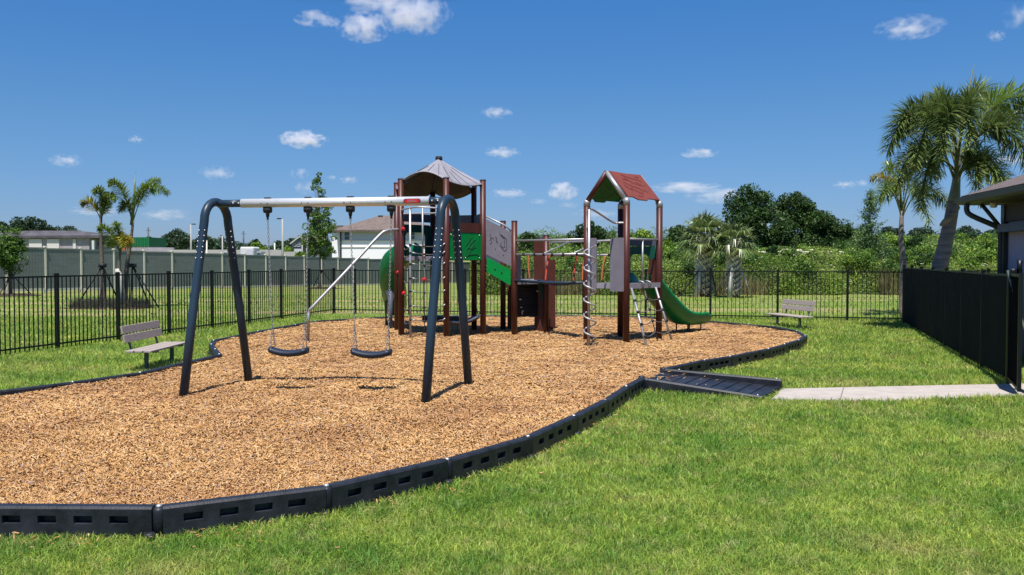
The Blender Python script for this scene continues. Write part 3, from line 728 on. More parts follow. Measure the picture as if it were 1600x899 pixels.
# ------------------------------------------------------------------ play structure (one connected thing)
t = thing('play_structure', 'brown green and grey climbing structure with two roofed towers and slides', 'play structure', (0, 19, 0))
C0 = Vector((-1.56, 19.2, 0))
H = [Vector(p) for p in ((-2.27, 18.35, 0), (-1.32, 18.0, 0), (-.61, 18.85, 0), (-.85, 20.05, 0), (-1.80, 20.4, 0), (-2.51, 19.55, 0))]
A, B, D = Vector((1.46, 17.5, 0)), Vector((2.17, 17.0, 0)), Vector((2.94, 17.9, 0)); C = A + D - B
def post(p, top, r=.062, m='brown', cap=True, label=None):
    mb = MB(); mb.tube([(p.x, p.y, -.1), (p.x, p.y, top)], r, 20); o = mb.build('post', M[m], t, label)
    if cap:
        mb = MB(); mb.tube([(p.x, p.y, top), (p.x, p.y, top + .018), (p.x, p.y, top + .03)], [r * 1.06, r * 1.06, r * .7], 20); mb.build('post_cap', M['greydark'], o)
    return o
for p, z in zip(H, (3.34, 3.33, 3.36, 3.30, 3.28, 3.36)): post(p, z)
E8, E7, E11, E10, E12 = Vector((.05, 18.85, 0)), Vector((-.2, 20.05, 0)), Vector((.74, 19.4, 0)), Vector((.69, 21.2, 0)), Vector((.985, 20.6, 0))
post(E8, 2.50); post(E7, 2.55); post(E11, 2.22); post(E10, 2.22)
def Z(p, z): return Vector((p.x, p.y, z))
def inset(a, b, r=.065):
    d = (b - a).normalized(); return a + d * r, b - d * r
def panel(name, a, b, z0, z1, m, th=.022, r=.065, z0b=None, z1b=None, off=0, label=None, parent=None):
    a, b = inset(a, b, r); d = (b - a).normalized(); n = Vector((d.y, -d.x, 0)) * off; a = a + n; b = b + n
    mb = MB(); mb.slab([Z(a, z0), Z(b, z0 if z0b is None else z0b), Z(b, z1 if z1b is None else z1b), Z(a, z1)], th)
    return mb.build(name, M[m], parent or t, label)
def rail(name, pts, r=.019, m='steel', n=10, parent=None):
    mb = MB(); mb.tube(pts, r, n); return mb.build(name, M[m], parent or t)
def groove(par, a, b, z0, z1, lines, m, off=.0135, w=.006):
    """thin raised-dark drawn lines on the panel face; u 0..1 along, v 0..1 up"""
    d = (b - a); n = Vector((d.y, -d.x, 0)).normalized() * off; mb = MB()
    for ln_ in lines:
        pts = [Z(a + d * u + n, z0 + (z1 - z0) * v) for u, v in ln_]
        mb.tube(pts, w, 5)
    return mb.build('engraved_lines', M[m], par)
M['undershade'] = mat('painted_shade_roof_underside', (.085, .07, .06, 1), .7, var=.1)  # shade under the roof is painted into this darker colour
# --- tower one deck
DZ = 1.73; mb = MB(); mb.slab([Z(C0 + (h - C0) * .97, DZ) for h in H], .09); mb.build('deck', M['grey'], t)
# green panel + brown board + far guards
a, b = inset(H[1], H[2]); g = panel('green_panel', H[1], H[2], 1.70, 2.25, 'green')
leaf = [[(.55 + .04 * k, .12 + .05 * k), (.62 + .03 * k, .35 + .06 * k), (.78, .55 + .05 * k)] for k in range(3)]
leaf += [[(.5, .15), (.55, .4), (.66, .6), (.8, .78)], [(.6, .45), (.7, .42), (.82, .5)], [(.52, .55), (.6, .7), (.62, .85)], [(.66, .6), (.64, .75), (.7, .88)],
         [(.1, .5), (.2, .62), (.26, .8)], [(.12, .35), (.22, .42), (.34, .38)], [(.45, .1), (.62, .2), (.85, .22), (.95, .12)]]
groove(g, a, b, 1.70, 2.25, leaf, 'groovegreen')
for u, v in ((.06, 1.74), (.5, 1.74), (.94, 1.74), (.06, 2.21), (.94, 2.21)): bolt(g, Z(a.lerp(b, u) + Vector((.01, -.014, 0)), v))
panel('brown_board', H[1], H[2], 2.26, 2.46, 'darkbrown', .035)
panel('guard_panel', H[3], H[4], 2.0, 2.70, 'grey'); panel('guard_panel', H[3], H[2], 2.42, 2.68, 'grey')
panel('guard_panel', H[4], H[5], 2.54, 2.72, 'greydark', .03)
# slide entry hood, a panel with an opening
def hood(a, b, z0, z1, m, name='slide_hood', wr=.17, sill=.0, topw=.17):
    a, b = inset(a, b, .07); d = b - a; mb = MB()
    o0, o1 = wr, 1 - wr; zi = z1 - topw
    P0 = lambda u, z: Z(a + d * u, z)
    mb.slab([P0(0, z0), P0(o0, z0), P0(o0, zi - .08), P0(0, zi - .08)], .05); mb.slab([P0(o1, z0), P0(1, z0), P0(1, zi - .08), P0(o1, zi - .08)], .05)
    mb.slab([P0(0, zi - .08), P0(o0, zi - .08), P0(o0 + .03, zi - .03), P0(o0 + .08, zi), P0(o1 - .08, zi), P0(o1 - .03, zi - .03), P0(o1, zi - .08), P0(1, zi - .08), P0(1, z1 - .05), P0(.92, z1), P0(.08, z1), P0(0, z1 - .05)], .051)
    if sill: mb.slab([P0(o0, z0), P0(o1, z0), P0(o1, z0 + sill), P0(o0, z0 + sill)], .05)
    return mb.build(name, M[m], t)
hood(H[4], H[5], DZ + .03, 2.48, 'darkgreen')
panel('dark_panel', H[4], H[3], DZ + .03, 2.0, 'darkgreen', .03)
# --- spiral slide as a swept trough
def slide(path, w, hgt, name='slide', m='slide', flare=0):
    pts = curve(path, 6); n = len(pts); rows = []; th = .035
    for i, p in enumerate(pts):
        tt = (pts[min(i + 1, n - 1)] - pts[max(i - 1, 0)]); s = Vector((tt.y, -tt.x, 0)).normalized(); up = Vector((0, 0, 1))
        h = hgt * min(1, .55 + .45 * min(i, n - 1 - i) / 5)
        sec = [(-w / 2, h), (-w / 2 + .02, .14), (-w / 2 + .07, .03), (-w / 4, 0), (w / 4, 0), (w / 2 - .07, .03), (w / 2 - .02, .14), (w / 2, h),
               (w / 2 + .045, h + .012), (w / 2 + .05, h - .03), (w / 2 + th, .10), (w / 2 - .03, -.03), (w / 4, -th - .03), (-w / 4, -th - .03), (-w / 2 + .03, -.03), (-w / 2 - th, .10), (-w / 2 - .05, h - .03), (-w / 2 - .045, h + .012)]
        rows += [p + s * a_ + up * b_ for a_, b_ in sec]
    k = 18; mb = MB(); mb.smooth = True
    fs = [[i * k + j, i * k + (j + 1) % k, (i + 1) * k + (j + 1) % k, (i + 1) * k + j] for i in range(n - 1) for j in range(k)]
    mb.add(rows, fs); mb.smooth = False
    for b_ in (0, (n - 1) * k):
        for q in ((0, 1, 16, 17), (1, 2, 15, 16), (2, 3, 14, 15), (3, 4, 13, 14), (4, 5, 12, 13), (5, 6, 11, 12), (6, 7, 8, 9)):
            mb.f.append([b_ + len(mb.v) - len(rows) + v for v in q]); mb.m.append(0); mb.sm.append(False)
    return mb.build(name, M[m], t)
s1 = slide([(-2.15, 19.95, 1.74), (-2.38, 20.1, 1.64), (-2.64, 20.35, 1.40), (-2.80, 20.8, 1.06), (-2.82, 21.3, .76), (-2.86, 21.9, .52), (-2.92, 22.4, .38), (-2.97, 22.9, .35)], .46, .42)
mb = MB(); mb.tube([(-2.76, 20.35, .05), (-2.76, 20.35, 1.0)], .045, 12); mb.slab([(-2.87, 20.35, 1.0), (-2.66, 20.35, 1.0), (-2.71, 20.35, .74), (-2.81, 20.35, .74)], .06); mb.build('slide_support', M['greydark'], t)
rail('slide_leg', [(-3.0, 21.3, .05), (-3.0, 21.3, .8)], .022, 'blue')
# --- tower one roof: bent sheets on six ridges
AP = Z(C0, 3.86)
def rim(i, f):
    """rim point along side i (H[i]->H[i+1]), f 0..1"""
    p = C0 + (H[i] - C0) * 1.03; q = C0 + (H[(i + 1) % 6] - C0) * 1.03; c = p.lerp(q, f)
    sag = {0: .19, 1: -.07, 2: .04, 3: -.17, 4: -.22, 5: -.10}[i] * math.sin(math.pi * f)
    zc = 3.30 - .05 * (i in (3, 4)) ; return Z(c, zc + sag)
for i in range(6):
    nu, nv = 12, 6; vs = []; nrm = Vector((0, 0, .018))
    for s in (0, 1):
        for v in range(nv + 1):
            for u in range(nu + 1):
                r = rim(i, .004 + .992 * u / nu); w_ = (v / nv); p = AP.lerp(r, .045 + .955 * w_)
                p = p + Vector((0, 0, -.02 * math.sin(math.pi * w_)))
                vs.append(p - nrm * s)
    N_ = (nu + 1) * (nv + 1); mb = MB(); mb.smooth = True
    q = lambda v, u, s: s * N_ + v * (nu + 1) + u
    mb.add(vs, [[q(v, u, 0), q(v, u + 1, 0), q(v + 1, u + 1, 0), q(v + 1, u, 0)] for v in range(nv) for u in range(nu)]
           + [[q(v, u, 1), q(v + 1, u, 1), q(v + 1, u + 1, 1), q(v, u + 1, 1)] for v in range(nv) for u in range(nu)]
           + [[q(nv, u, 0), q(nv, u + 1, 0), q(nv, u + 1, 1), q(nv, u, 1)] for u in range(nu)]
           + [[q(v, u, 0), q(v + 1, u, 0), q(v + 1, u, 1), q(v, u, 1)] for v in range(nv) for u in (0, nu)])
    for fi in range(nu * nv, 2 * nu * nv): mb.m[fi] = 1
    o = mb.build('roof_panel', [M['roofgrey'], M['undershade']], t)
    mb = MB()
    for f in (.16, .38, .6, .84):
        v0 = .25 + .3 * ((f * 7.3) % 1); pts = []
        for k in range(6):
            w_ = v0 + (.97 - v0) * k / 5; p = AP.lerp(rim(i, f), .045 + .955 * w_) + Vector((0, 0, -.02 * math.sin(math.pi * w_) + .004)); pts.append(p)
        mb.tube(pts, .0055, 5)
    mb.build('engraved_lines', M['groove'], o)
mb = MB(); mb.tube([AP + Vector((0, 0, -.07)), AP + Vector((0, 0, .035)), AP + Vector((0, 0, .05))], [.075, .075, .055], 14); mb.build('roof_cap', M['black'], t)
for k in (0, 2, 4):
    mb = MB(); mb.tube([Z(H[k], 3.22), Z(C0 + (H[k] - C0) * .5, 3.48), AP + Vector((0, 0, -.08))], .018, 8); mb.build('roof_strut', M['greydark'], t)
# --- net climber on the front left side
rail('top_rail', curve([Z(H[0], 2.70), Z(H[0], 2.72) + Vector((.10, -.25, 0)), Z(H[0].lerp(H[1], .5), 2.74) + Vector((-.08, -.42, 0)), Z(H[1], 2.72) + Vector((-.12, -.2, 0)), Z(H[1], 2.70)]), .017)
rail('top_rail', curve([Z(H[0], 2.64), Z(H[0].lerp(H[1], .5), 2.64), Z(H[1], 2.64)]), .015)
po = P(641, 400, 17.9); rail('net_pole', [(po.x, po.y, .05), (po.x, po.y, 2.75)], .022)
po2 = P(660.5, 400, 18.05); rail('net_pole', [(po2.x, po2.y, DZ - .05), (po2.x, po2.y, 2.74)], .018)
rc = P(663, 450, 17.95); rp = rail('net_rope', [(rc.x, rc.y, .28), (rc.x, rc.y, DZ)], .011, 'rope', 6)
zs = [2.02, 1.86, 1.64, 1.35, 1.09, .80, .52]
for i, z in enumerate(zs):
    z2 = z - .02; e1 = H[1] + Vector((-.06, -.02, 0))
    pts = [Vector((po.x, po.y, z2)), Vector((rc.x, rc.y, z2 - .03)), Z(rc.xy.to_3d().lerp(e1, .5), z2 - .035), Z(e1, z2)]
    rail('net_rung', curve(pts, 3), .009, 'rope', 6, rp)
    pts = [Z(H[0] + Vector((.06, 0, 0)), z2 - .06), Vector(((po.x + H[0].x) / 2, (po.y + H[0].y) / 2, z2 - .10)), Vector((po.x, po.y, z2 - .05))]
    rail('net_rung', curve(pts, 3), .009, 'rope', 6, rp)
    for cc_ in ((po.x, po.y - .01, z2), (rc.x, rc.y, z2 - .03)): mb = MB(); mb.ball(cc_, .03, 8, .8); mb.build('rope_clamp', M['black'], rp)
    for a_, b_ in ((Z(e1 + Vector((-.02, -.04, 0)), z2 - .02), Z(e1 + Vector((.04, -.05, 0)), z2 + .03)), (Vector((po.x + .03, po.y - .01, z2 + .01)), Vector((po.x + .12, po.y - .01, z2 - .015)))): mb = MB(); mb.tube([a_, b_], .0135, 8); mb.build('rope_end', M['steel'], rp)
for k, (q, z) in enumerate(((H[0] + Vector((.05, -.05, 0)), 2.33), (H[0] + Vector((.06, -.05, 0)), 1.02), (H[5] + Vector((.03, -.06, 0)), 1.43), (Vector((rc.x, rc.y, 0)), 1.31), (H[1] + Vector((-.2, -.1, 0)), .75))):
    mb = MB(); mb.tube([Z(q, z) + Vector((0, .02, 0)), Z(q, z) + Vector((0, -.03, 0))], [.045, .04], 12); mb.ball(Z(q, z) + Vector((0, -.025, 0)), .03, 8); mb.build('red_hold', M['red'], t)
rail('side_rope', [Z(H[5] + Vector((.1, -.3, 0)), .6), Z(H[5] + Vector((.12, -.28, 0)), 2.64)], .010, 'rope', 6)
for z in (1.95, 1.5, 1.1, .65):
    rail('side_rung', [Z(H[5] + Vector((.04, -.02, 0)), z + .03), Z(H[5] + Vector((.12, -.3, 0)), z), Z(H[0] + Vector((-.02, .05, 0)), z + .04)], .009, 'rope', 6)
# --- slanting slide pole to the left
b0 = M_(481, 531); rail('slanting_pole', curve([Z(H[0], 2.32) + Vector((-.05, -.02, 0)), P(604, 361, 18.1), P(590, 371, 18.0), P(540, 425, 17.55), P(492, 476, 17.2), P(483, 487, 17.18), P(482, 505, 17.17), Z(b0, .05)], 6), .030, n=14)
# --- hammock seat under the deck
mb = MB(); hs = []
ha, hb = Z(H[1] + Vector((.0, .35, 0)), .42), Z(H[2] + Vector((-.1, .1, 0)), .50); n = 10
for i in range(n + 1):
    f = i / n; c = ha.lerp(hb, f) + Vector((0, 0, -.07 * math.sin(math.pi * f))); w_ = .16
    hs += [c + Vector((-.05, w_, .04)), c + Vector((0, 0, -.02)), c + Vector((.05, -w_, .04)), c + Vector((.05, -w_, .015)), c + Vector((0, 0, -.045)), c + Vector((-.05, w_, .015))]
mb.smooth = True; mb.add(hs, [[i * 6 + j, i * 6 + (j + 1) % 6, i * 6 + 6 + (j + 1) % 6, i * 6 + 6 + j] for i in range(n) for j in range(6)] + [[0, 1, 4, 5], [1, 2, 3, 4], [n * 6, n * 6 + 1, n * 6 + 4, n * 6 + 5], [n * 6 + 1, n * 6 + 2, n * 6 + 3, n * 6 + 4]])
hm = mb.build('hammock_seat', M['greydark'], t)
for p_, q_ in ((ha, Z(H[1], .85)), (hb, Z(H[2], .80)), (ha, Z(C0 + Vector((.1, .5, 0)), 1.6)), (hb, Z(H[3], .9))): rail('hammock_rope', [p_, q_], .010, 'rope', 6, hm)
ff = P(703, 502, 18.9); mb = MB(); mb.slab([Vector((-1.95, 19.4, .42)), Vector((-1.05, 19.1, .42)), Vector((-1.02, 19.4, .42)), Vector((-1.9, 19.75, .42))], .12); mb.build('rubber_step', M['black'], t)
# --- sloping section between tower one and the low deck
a, b = inset(H[2], E8); d = b - a
gp = panel('sloping_grey_panel', H[2], E8, 1.82, 2.56, 'grey', z0b=1.56, z1b=2.28)
ln_ = [[(.18, .60), (.18, .45), (.14, .40)], [(.16, .30), (.22, .38), (.22, .52), (.30, .52)], [(.55, .80), (.55, .72), (.72, .66), (.74, .44), (.68, .38), (.58, .44), (.60, .50)], [(.60, .74), (.80, .68), (.82, .40), (.72, .30), (.54, .40)], [(.38, .60), (.42, .56), (.40, .48), (.46, .45)], [(.36, .22), (.39, .26)], [(.66, .16), (.70, .20)]]
ln2 = [[(u, v - .36 * (u - .5) + .0) for u, v in l] for l in ln_]
groove(gp, a, b, 1.72, 2.45, ln2, 'groove')
gq = panel('sloping_green_panel', H[2], E8, 1.45, 1.76, 'green', z0b=1.16, z1b=1.49, r=.08)
for u in (.35, .62): bolt(gq, Z(a.lerp(b, u) + Vector((.0, -.014, 0)), 1.60 - .27 * u), .016, 'black')
rail('slope_rail', [Z(a, 2.61), Z(b.lerp(a, .25), 2.42), Z(b, 2.30)], .020, 'steel')
panel('sloping_rear_panel', H[3], E7, 1.80, 2.5, 'greydark', z0b=1.4, z1b=2.2)
mb = MB()                                            # stepped ramp between the side panels
for k in range(5):
    f = (k + .5) / 5; p_ = H[2].lerp(E8, f); q_ = H[3].lerp(E7, f); z = 1.66 - .42 * f; dd = (E8 - H[2]).normalized() * .075
    mb.slab([Z(p_ - dd, z), Z(p_ + dd, z), Z(q_ + dd, z), Z(q_ - dd, z)], .04)
mb.build('stepped_ramp', M['black'], t)
# --- low deck, climbing wall, boards
LZ = 1.22; mb = MB(); mb.slab([Z(E8, LZ), Z(E11, LZ), Z(E10, LZ), Z(E7, LZ)], .075); mb.build('low_deck', M['grey'], t)
mb = MB(); wa_, wb_ = E8 + Vector((.07, .35, 0)), E11 + Vector((-.02, .35, 0))
nb = 9
for k in range(nb):
    z0, z1 = 1.17 - .70 * k / nb, 1.17 - .70 * (k + 1) / nb + .008; f0 = 1 - .0 * k; x1 = max(.0, .12 - .13 * (k / nb))
    e = wb_ + Vector((x1 - .06 * 0, 0, 0)) + Vector((.0, .0, 0)); sl = .02 * k
    mb.slab([Z(wa_, z1), Z(e + Vector((-.10 + .017 * k, 0, 0)), z1), Z(e + Vector((-.10 + .017 * k - .017, 0, 0)), z0), Z(wa_, z0)], .03)
for k in (0,): mb.slab([Z(wa_ + Vector((0, .03, 0)), .47), Z(wb_ + Vector((.02, .03, 0)), .47), Z(wb_ + Vector((-.10, .03, 0)), 1.17), Z(wa_ + Vector((0, .03, 0)), 1.17)], .02)
cw = mb.build('climbing_wall', M['black'], t)
for u, v in ((.1, .85), (.13, .68), (.72, 1.02), (.18, .60)): mb = MB(); mb.box(Z(wa_.lerp(wb_, u) + Vector((0, -.03, 0)), v), (.05, .03, .022), 0, .006); mb.build('wall_hold', M['stake'], cw)
rail('grip_pole', [Z(wa_.lerp(wb_, .16) + Vector((0, -.04, 0)), .53), Z(wa_.lerp(wb_, .16) + Vector((0, -.04, 0)), .62)], .016)
mb = MB(); g0, g1 = E11 + Vector((-.17, .2, 0)), E11 + Vector((.0, .1, 0)); mb.slab([Z(g0, 1.19), Z(g1, 1.19), Z(g1, .55)], .02); mb.build('green_wedge', M['darkgreen'], t)
bp_ = P(842, 400, 19.6); bq_ = P(851, 400, 19.6)
mb = MB(); mb.slab([(bp_.x - .09, 19.62, .05), (bq_.x + .02, 19.55, .05), (bq_.x + .02, 19.55, 2.16), (bp_.x - .11, 19.62, 2.16)], .04); mb.build('tall_board', M['darkbrown'], t)
mb = MB(); q = P(862.5, 400, 20.3); mb.slab([(q.x - .11, 20.32, .05), (q.x + .08, 20.3, .05), (q.x + .08, 20.3, 1.70), (q.x - .11, 20.32, 1.70)], .05); mb.build('short_board', M['darkbrown'], t)
mb = MB(); q = P(797, 450, 20.3); mb.slab([(q.x - .06, 20.3, .05), (q.x + .06, 20.3, .05), (q.x + .06, 20.3, 1.15), (q.x - .06, 20.3, 1.15)], .05); mb.build('short_board', M['darkbrown'], t)
# --- hanging belt bridge with overhead rails and ropes
for z, e0, e1 in ((2.10, E8, A), (1.81, E8, A), (2.10, E10, C), (1.80, E10, C)):
    rl_ = rail('overhead_rail', [Z(e0, z), Z(e1, z)], .023)
    for f in (.14, .3, .43, .55, .7, .88) if z < 2 else (): mb = MB(); mb.tube([Z(e0.lerp(e1, f - .012), z), Z(e0.lerp(e1, f + .012), z)], .034, 10); mb.build('rail_clamp', M['black'], rl_)
for f in (.40, .80): rail('diagonal_strut', [Z(E8.lerp(A, f), 1.81), Z(E10.lerp(C, f - .02), 2.10)], .016)
pz = [(852, 441, 859.5, 397, 18.3, 'redrope'), (896, 441, 902, 398, 17.9, 'redrope'), (940, 441, 946, 400, 18.7, 'orangerope'), (828, 438, 826, 398, 20.3, 'orangerope'), (910, 441, 914, 399, 19.0, 'orangerope')]
for x0, y0, x1, y1, yy, mm in pz:
    p0_, p1_ = P(x0, y0, yy), P(x1, y1, yy + .1); rail('suspension_rope', curve([p1_, p1_.lerp(p0_, .45) + Vector((-.02, 0, 0)), p0_], 5), .017, mm, 7)
mb = MB()
ea, eb = E8.lerp(E7, .25), A.lerp(C, .2); nst = 4
for k in range(nst):
    p0_, p1_ = E11.lerp(A, .02 + k / nst * .96) + Vector((-.12, .22, 0)), E11.lerp(A, (k + 1) / nst * .96) + Vector((-.12, .22, 0))
    sg = lambda f: 1.245 - .045 * math.sin(math.pi * f); s_ = Vector((.10, .26, 0))
    z0, z1 = sg(k / nst), sg((k + 1) / nst)
    mb.slab([Z(p0_ - s_, z0), Z(p1_ - s_, z1), Z(p1_ + s_, z1), Z(p0_ + s_, z0)], .055)
mb.build('belt_bridge', M['rubber'], t)
rail('bridge_cable', [Z(E8, 1.265) + Vector((.0, -.03, 0)), Z(E8.lerp(A, .5), 1.235), Z(A, 1.25)], .028, 'blue', 10)
mb = MB(); mb.slab([P(813, 400, 20.4), P(807, 400, 19.6), P(805, 432, 19.6), P(813, 440, 20.4)], .025); mb.build('side_panel', M['greydark'], t)

# --- tower two
PT = 2.78
for p in (A, B, C, D): post(p, PT, .064, cap=False)
mb = MB(); mb.slab([Z(q, 1.20) for q in (A, B, D, C)], .085); mb.build('deck', M['grey'], t)
mb = MB()
for a_, b_ in ((A, B), (B, D)): 
    x, y = inset(a_, b_, .05); o = Vector(((y - x).y, -(y - x).x, 0)).normalized() * .05; mb.slab([Z(x + o, 1.15), Z(y + o, 1.15), Z(y + o, 1.25), Z(x + o, 1.25)], .02)
mb.build('deck_edge', M['roofgrey'], t)
R0, R1 = Z((A + B) / 2, 3.36), Z((C + D) / 2, 3.36)
n_ab = (A - C).normalized()
R0e, R1e = R0 + n_ab * .05, R1 - n_ab * .05
for a_, b_, r_ in ((A, B, R0), (C, D, R1)):
    for q, mm in ((a_, 'brown'), (b_, 'steel')):
        s_ = Z(q, PT + .02); mb = MB(); mb.tube([Z(q, PT - .04), Z(q, PT + .03), s_.lerp(r_, .06) + Vector((0, 0, .02))], .067, 16)
        o = mb.build('corner_joint', M['steel'], t)
        mb = MB(); mb.tube([s_.lerp(r_, .04) + Vector((0, 0, .02)), r_ + Vector((0, 0, .02))], .052 if mm == 'brown' else .044, 16); mb.build('gable_tube', M[mm], t)
def roofside(e0, e1, m, gm, pat, name):
    """e0/e1 eave ends; notched lower edge with a tab"""
    lo0, lo1 = Z(e0, PT + .06), Z(e1, PT + .06); r0, r1 = R0.copy(), R1.copy()
    n = (lo1 - lo0).cross(r0 - lo0).normalized(); n = n if n.z > 0 else -n; off = n * .045
    def q(u, v): return (lo0.lerp(lo1, u)).lerp(r0.lerp(r1, u), v) + off
    pts = [q(.03, .05), q(.18, .05), q(.28, -.04), q(.55, -.04), q(.58, .03), q(.97, .03), q(.97, 1.03), q(.5, 1.0), q(.03, 1.03)]
    mb = MB(); mb.slab(pts, .022); o = mb.build(name, M[m], t)
    mb = MB()
    for l in pat: mb.tube([q(u, v) + n * .0125 for u, v in l], .0055, 5); mb.tube([q(u, v) - n * .0125 for u, v in l], .0055, 5)
    mb.build('engraved_lines', M[gm], o)
pat = [[(.30, .9), (.5, .82), (.72, .78), (.82, .70)], [(.34, .8), (.5, .62), (.66, .55), (.84, .56)], [(.2, .62), (.38, .48), (.56, .42), (.62, .3), (.56, .22)], [(.25, .75), (.36, .70), (.42, .74)],
       [(.3, .4), (.42, .28), (.55, .2), (.5, .1)], [(.15, .5), (.25, .36), (.3, .3)], [(.6, .66), (.7, .6), (.76, .64)], [(.66, .36), (.72, .32), (.74, .26)], [(.36, .12), (.48, .08)], [(.7, .9), (.8, .86), (.78, .92)]]
roofside(B, D, 'redroof', 'groovered', pat, 'roof_panel'); roofside(A, C, 'greenroof', 'groove', pat, 'roof_panel')
# front left side: two narrow panels with an opening
for px0, px1 in ((923.5, 935), (956.5, 977.5)):
    f = [((px - 917.0) / (978.7 - 917.0)) for px in (px0, px1)]
    a_, b_ = A.lerp(B, f[0]), A.lerp(B, f[1]); o = Vector((-.035, -.05, 0)); mb = MB()
    mb.slab([Z(a_ + o, 1.10), Z(b_ + o, 1.10), Z(b_ + o, 2.09), Z(b_.lerp(a_, .1) + o, 2.12), Z(a_.lerp(b_, .1) + o, 2.12), Z(a_ + o, 2.09)], .024); mb.build('entry_panel', M['grey'], t)
# spiral climber
sp0 = M_(920, 541); sx_, sy_ = sp0.x, sp0.y
rail('spiral_pole', [(sx_, sy_, .03), (sx_, sy_, 2.62)], .024, n=12)
hx = []
c_ = Vector((sx_ + .02, sy_ + .03, 0)); turns = 6.1
for k in range(int(turns * 18) + 1):
    an = 2 * math.pi * k / 18 + .3; z = 1.96 - (1.96 - .22) * k / (turns * 18)
    hx.append(c_ + Vector((.112 * math.cos(an), .112 * math.sin(an), z)))
rail('spiral_coil', hx, .0165, n=8)
for k in range(6): mb = MB(); mb.ball((sx_, sy_ - .02, 1.78 - .29 * k), .03, 8, .9); mb.build('coil_clamp', M['steel'], t)
rail('spiral_top_bar', curve([Vector((sx_, sy_, 2.62)), Vector((sx_ + .1, sy_ + .1, 2.60)), Z(B, 2.41) + Vector((-.26, -.02, 0)), Z(B, 2.40) + Vector((-.13, 0, 0)), Z(B, 2.40)], 6), .020)
rail('spiral_top_bar', curve([Vector((sx_, sy_, 2.62)), Vector((sx_ + .0, sy_ + .3, 2.56)), Z(A, 2.36) + Vector((.02, -.3, 0)), Z(A, 2.30)], 6), .020, 'steel')
mb = MB(); mb.ball((sx_, sy_, 2.63), .03, 8); mb.build('pole_cap', M['black'], t)
# right front side: rail, pole and rope ladder
rail('guard_rail', [Z(B, 2.10), Z(D, 2.10)], .020); mp = B.lerp(D, .48); rail('guard_pole', [Z(mp, 1.2), Z(mp, 2.10)], .018)
panel('guard_panel', C, D, 1.98, 2.12, 'greydark', .03)
panel('guard_panel', A, C, 1.30, 2.05, 'greydark', .02) if False else None
hood(C, D, 1.24, 1.97, 'darkgreen', wr=.2, topw=.16)
mb = MB(); q0, q1 = inset(C, D, .07); q2 = q0.lerp(q1, .78); nn = Vector((-.3, -.5, 0)).normalized() * .05; mb.slab([Z(q2 + nn, 1.24), Z(q1 + nn, 1.24), Z(q1 + nn, 1.72), Z(q2.lerp(q1, .25) + nn, 1.72)], .025); mb.build('brown_board', M['darkbrown'], t)
l0, l1 = M_(1012.5, 541), M_(1052, 532); t0_, t1_ = Z(B.lerp(D, .06) + Vector((.05, -.06, 0)), 1.16), Z(B.lerp(D, .78) + Vector((.06, -.05, 0)), 1.16)
lp = rail('ladder_pole', [Z(l0, .03), t0_], .022, n=12); lq = rail('ladder_pole', [Z(l1, .03), t1_], .022, n=12)
mb = MB(); cr = [t0_.lerp(t1_, .5) + Vector((0, 0, .02)), Z(l0, .1).lerp(Z(l1, .1), .45) + Vector((0, .25, .05))]; mb.tube(cr, .011, 6); lr = mb.build('ladder_rope', M['rope'], t)
for f in (.22, .42, .63, .84):
    a_, b_ = t0_.lerp(l0, f), t1_.lerp(l1, f); m_ = cr[0].lerp(cr[1], f); rail('ladder_rung', curve([a_, a_.lerp(m_, .5) + Vector((0, 0, -.03)), m_, b_.lerp(m_, .5) + Vector((0, 0, -.03)), b_], 3), .010, 'rope', 6, lr)
    [(lambda q_: (q_.ball(c__, .034, 8, .9), q_.build('rope_clamp', M['black'], lr)))(MB()) for c__ in (a_, b_, m_)]
for f in (.40, .60):
    q = B.lerp(D, f) + Vector((.06, -.05, 0)); rail('grab_loop', curve([Z(q, 1.15), Z(q + Vector((.01, -.06, 0)), 1.25), Z(q + Vector((-.07, -.01, 0)), 1.29), Z(q + Vector((-.08, .05, 0)), 1.25)], 4), .014, n=8)
# straight slide
sdir = (D - B).normalized(); sm = C.lerp(D, .5)
def sp(l, z): return Z(sm + sdir * l, z)
slide([sp(-.05, 1.26), sp(.18, 1.22), sp(.5, 1.00), sp(1.0, .68), sp(1.5, .42), sp(1.85, .35), sp(2.25, .34), sp(2.5, .34)], .52, .20)
for l in (1.75, 2.25):
    for s in (-1, 1): q = sm + sdir * l + Vector((sdir.y, -sdir.x, 0)) * (.16 * s); rail('slide_leg', [Z(q, .05), Z(q, .32)], .016, 'brown')
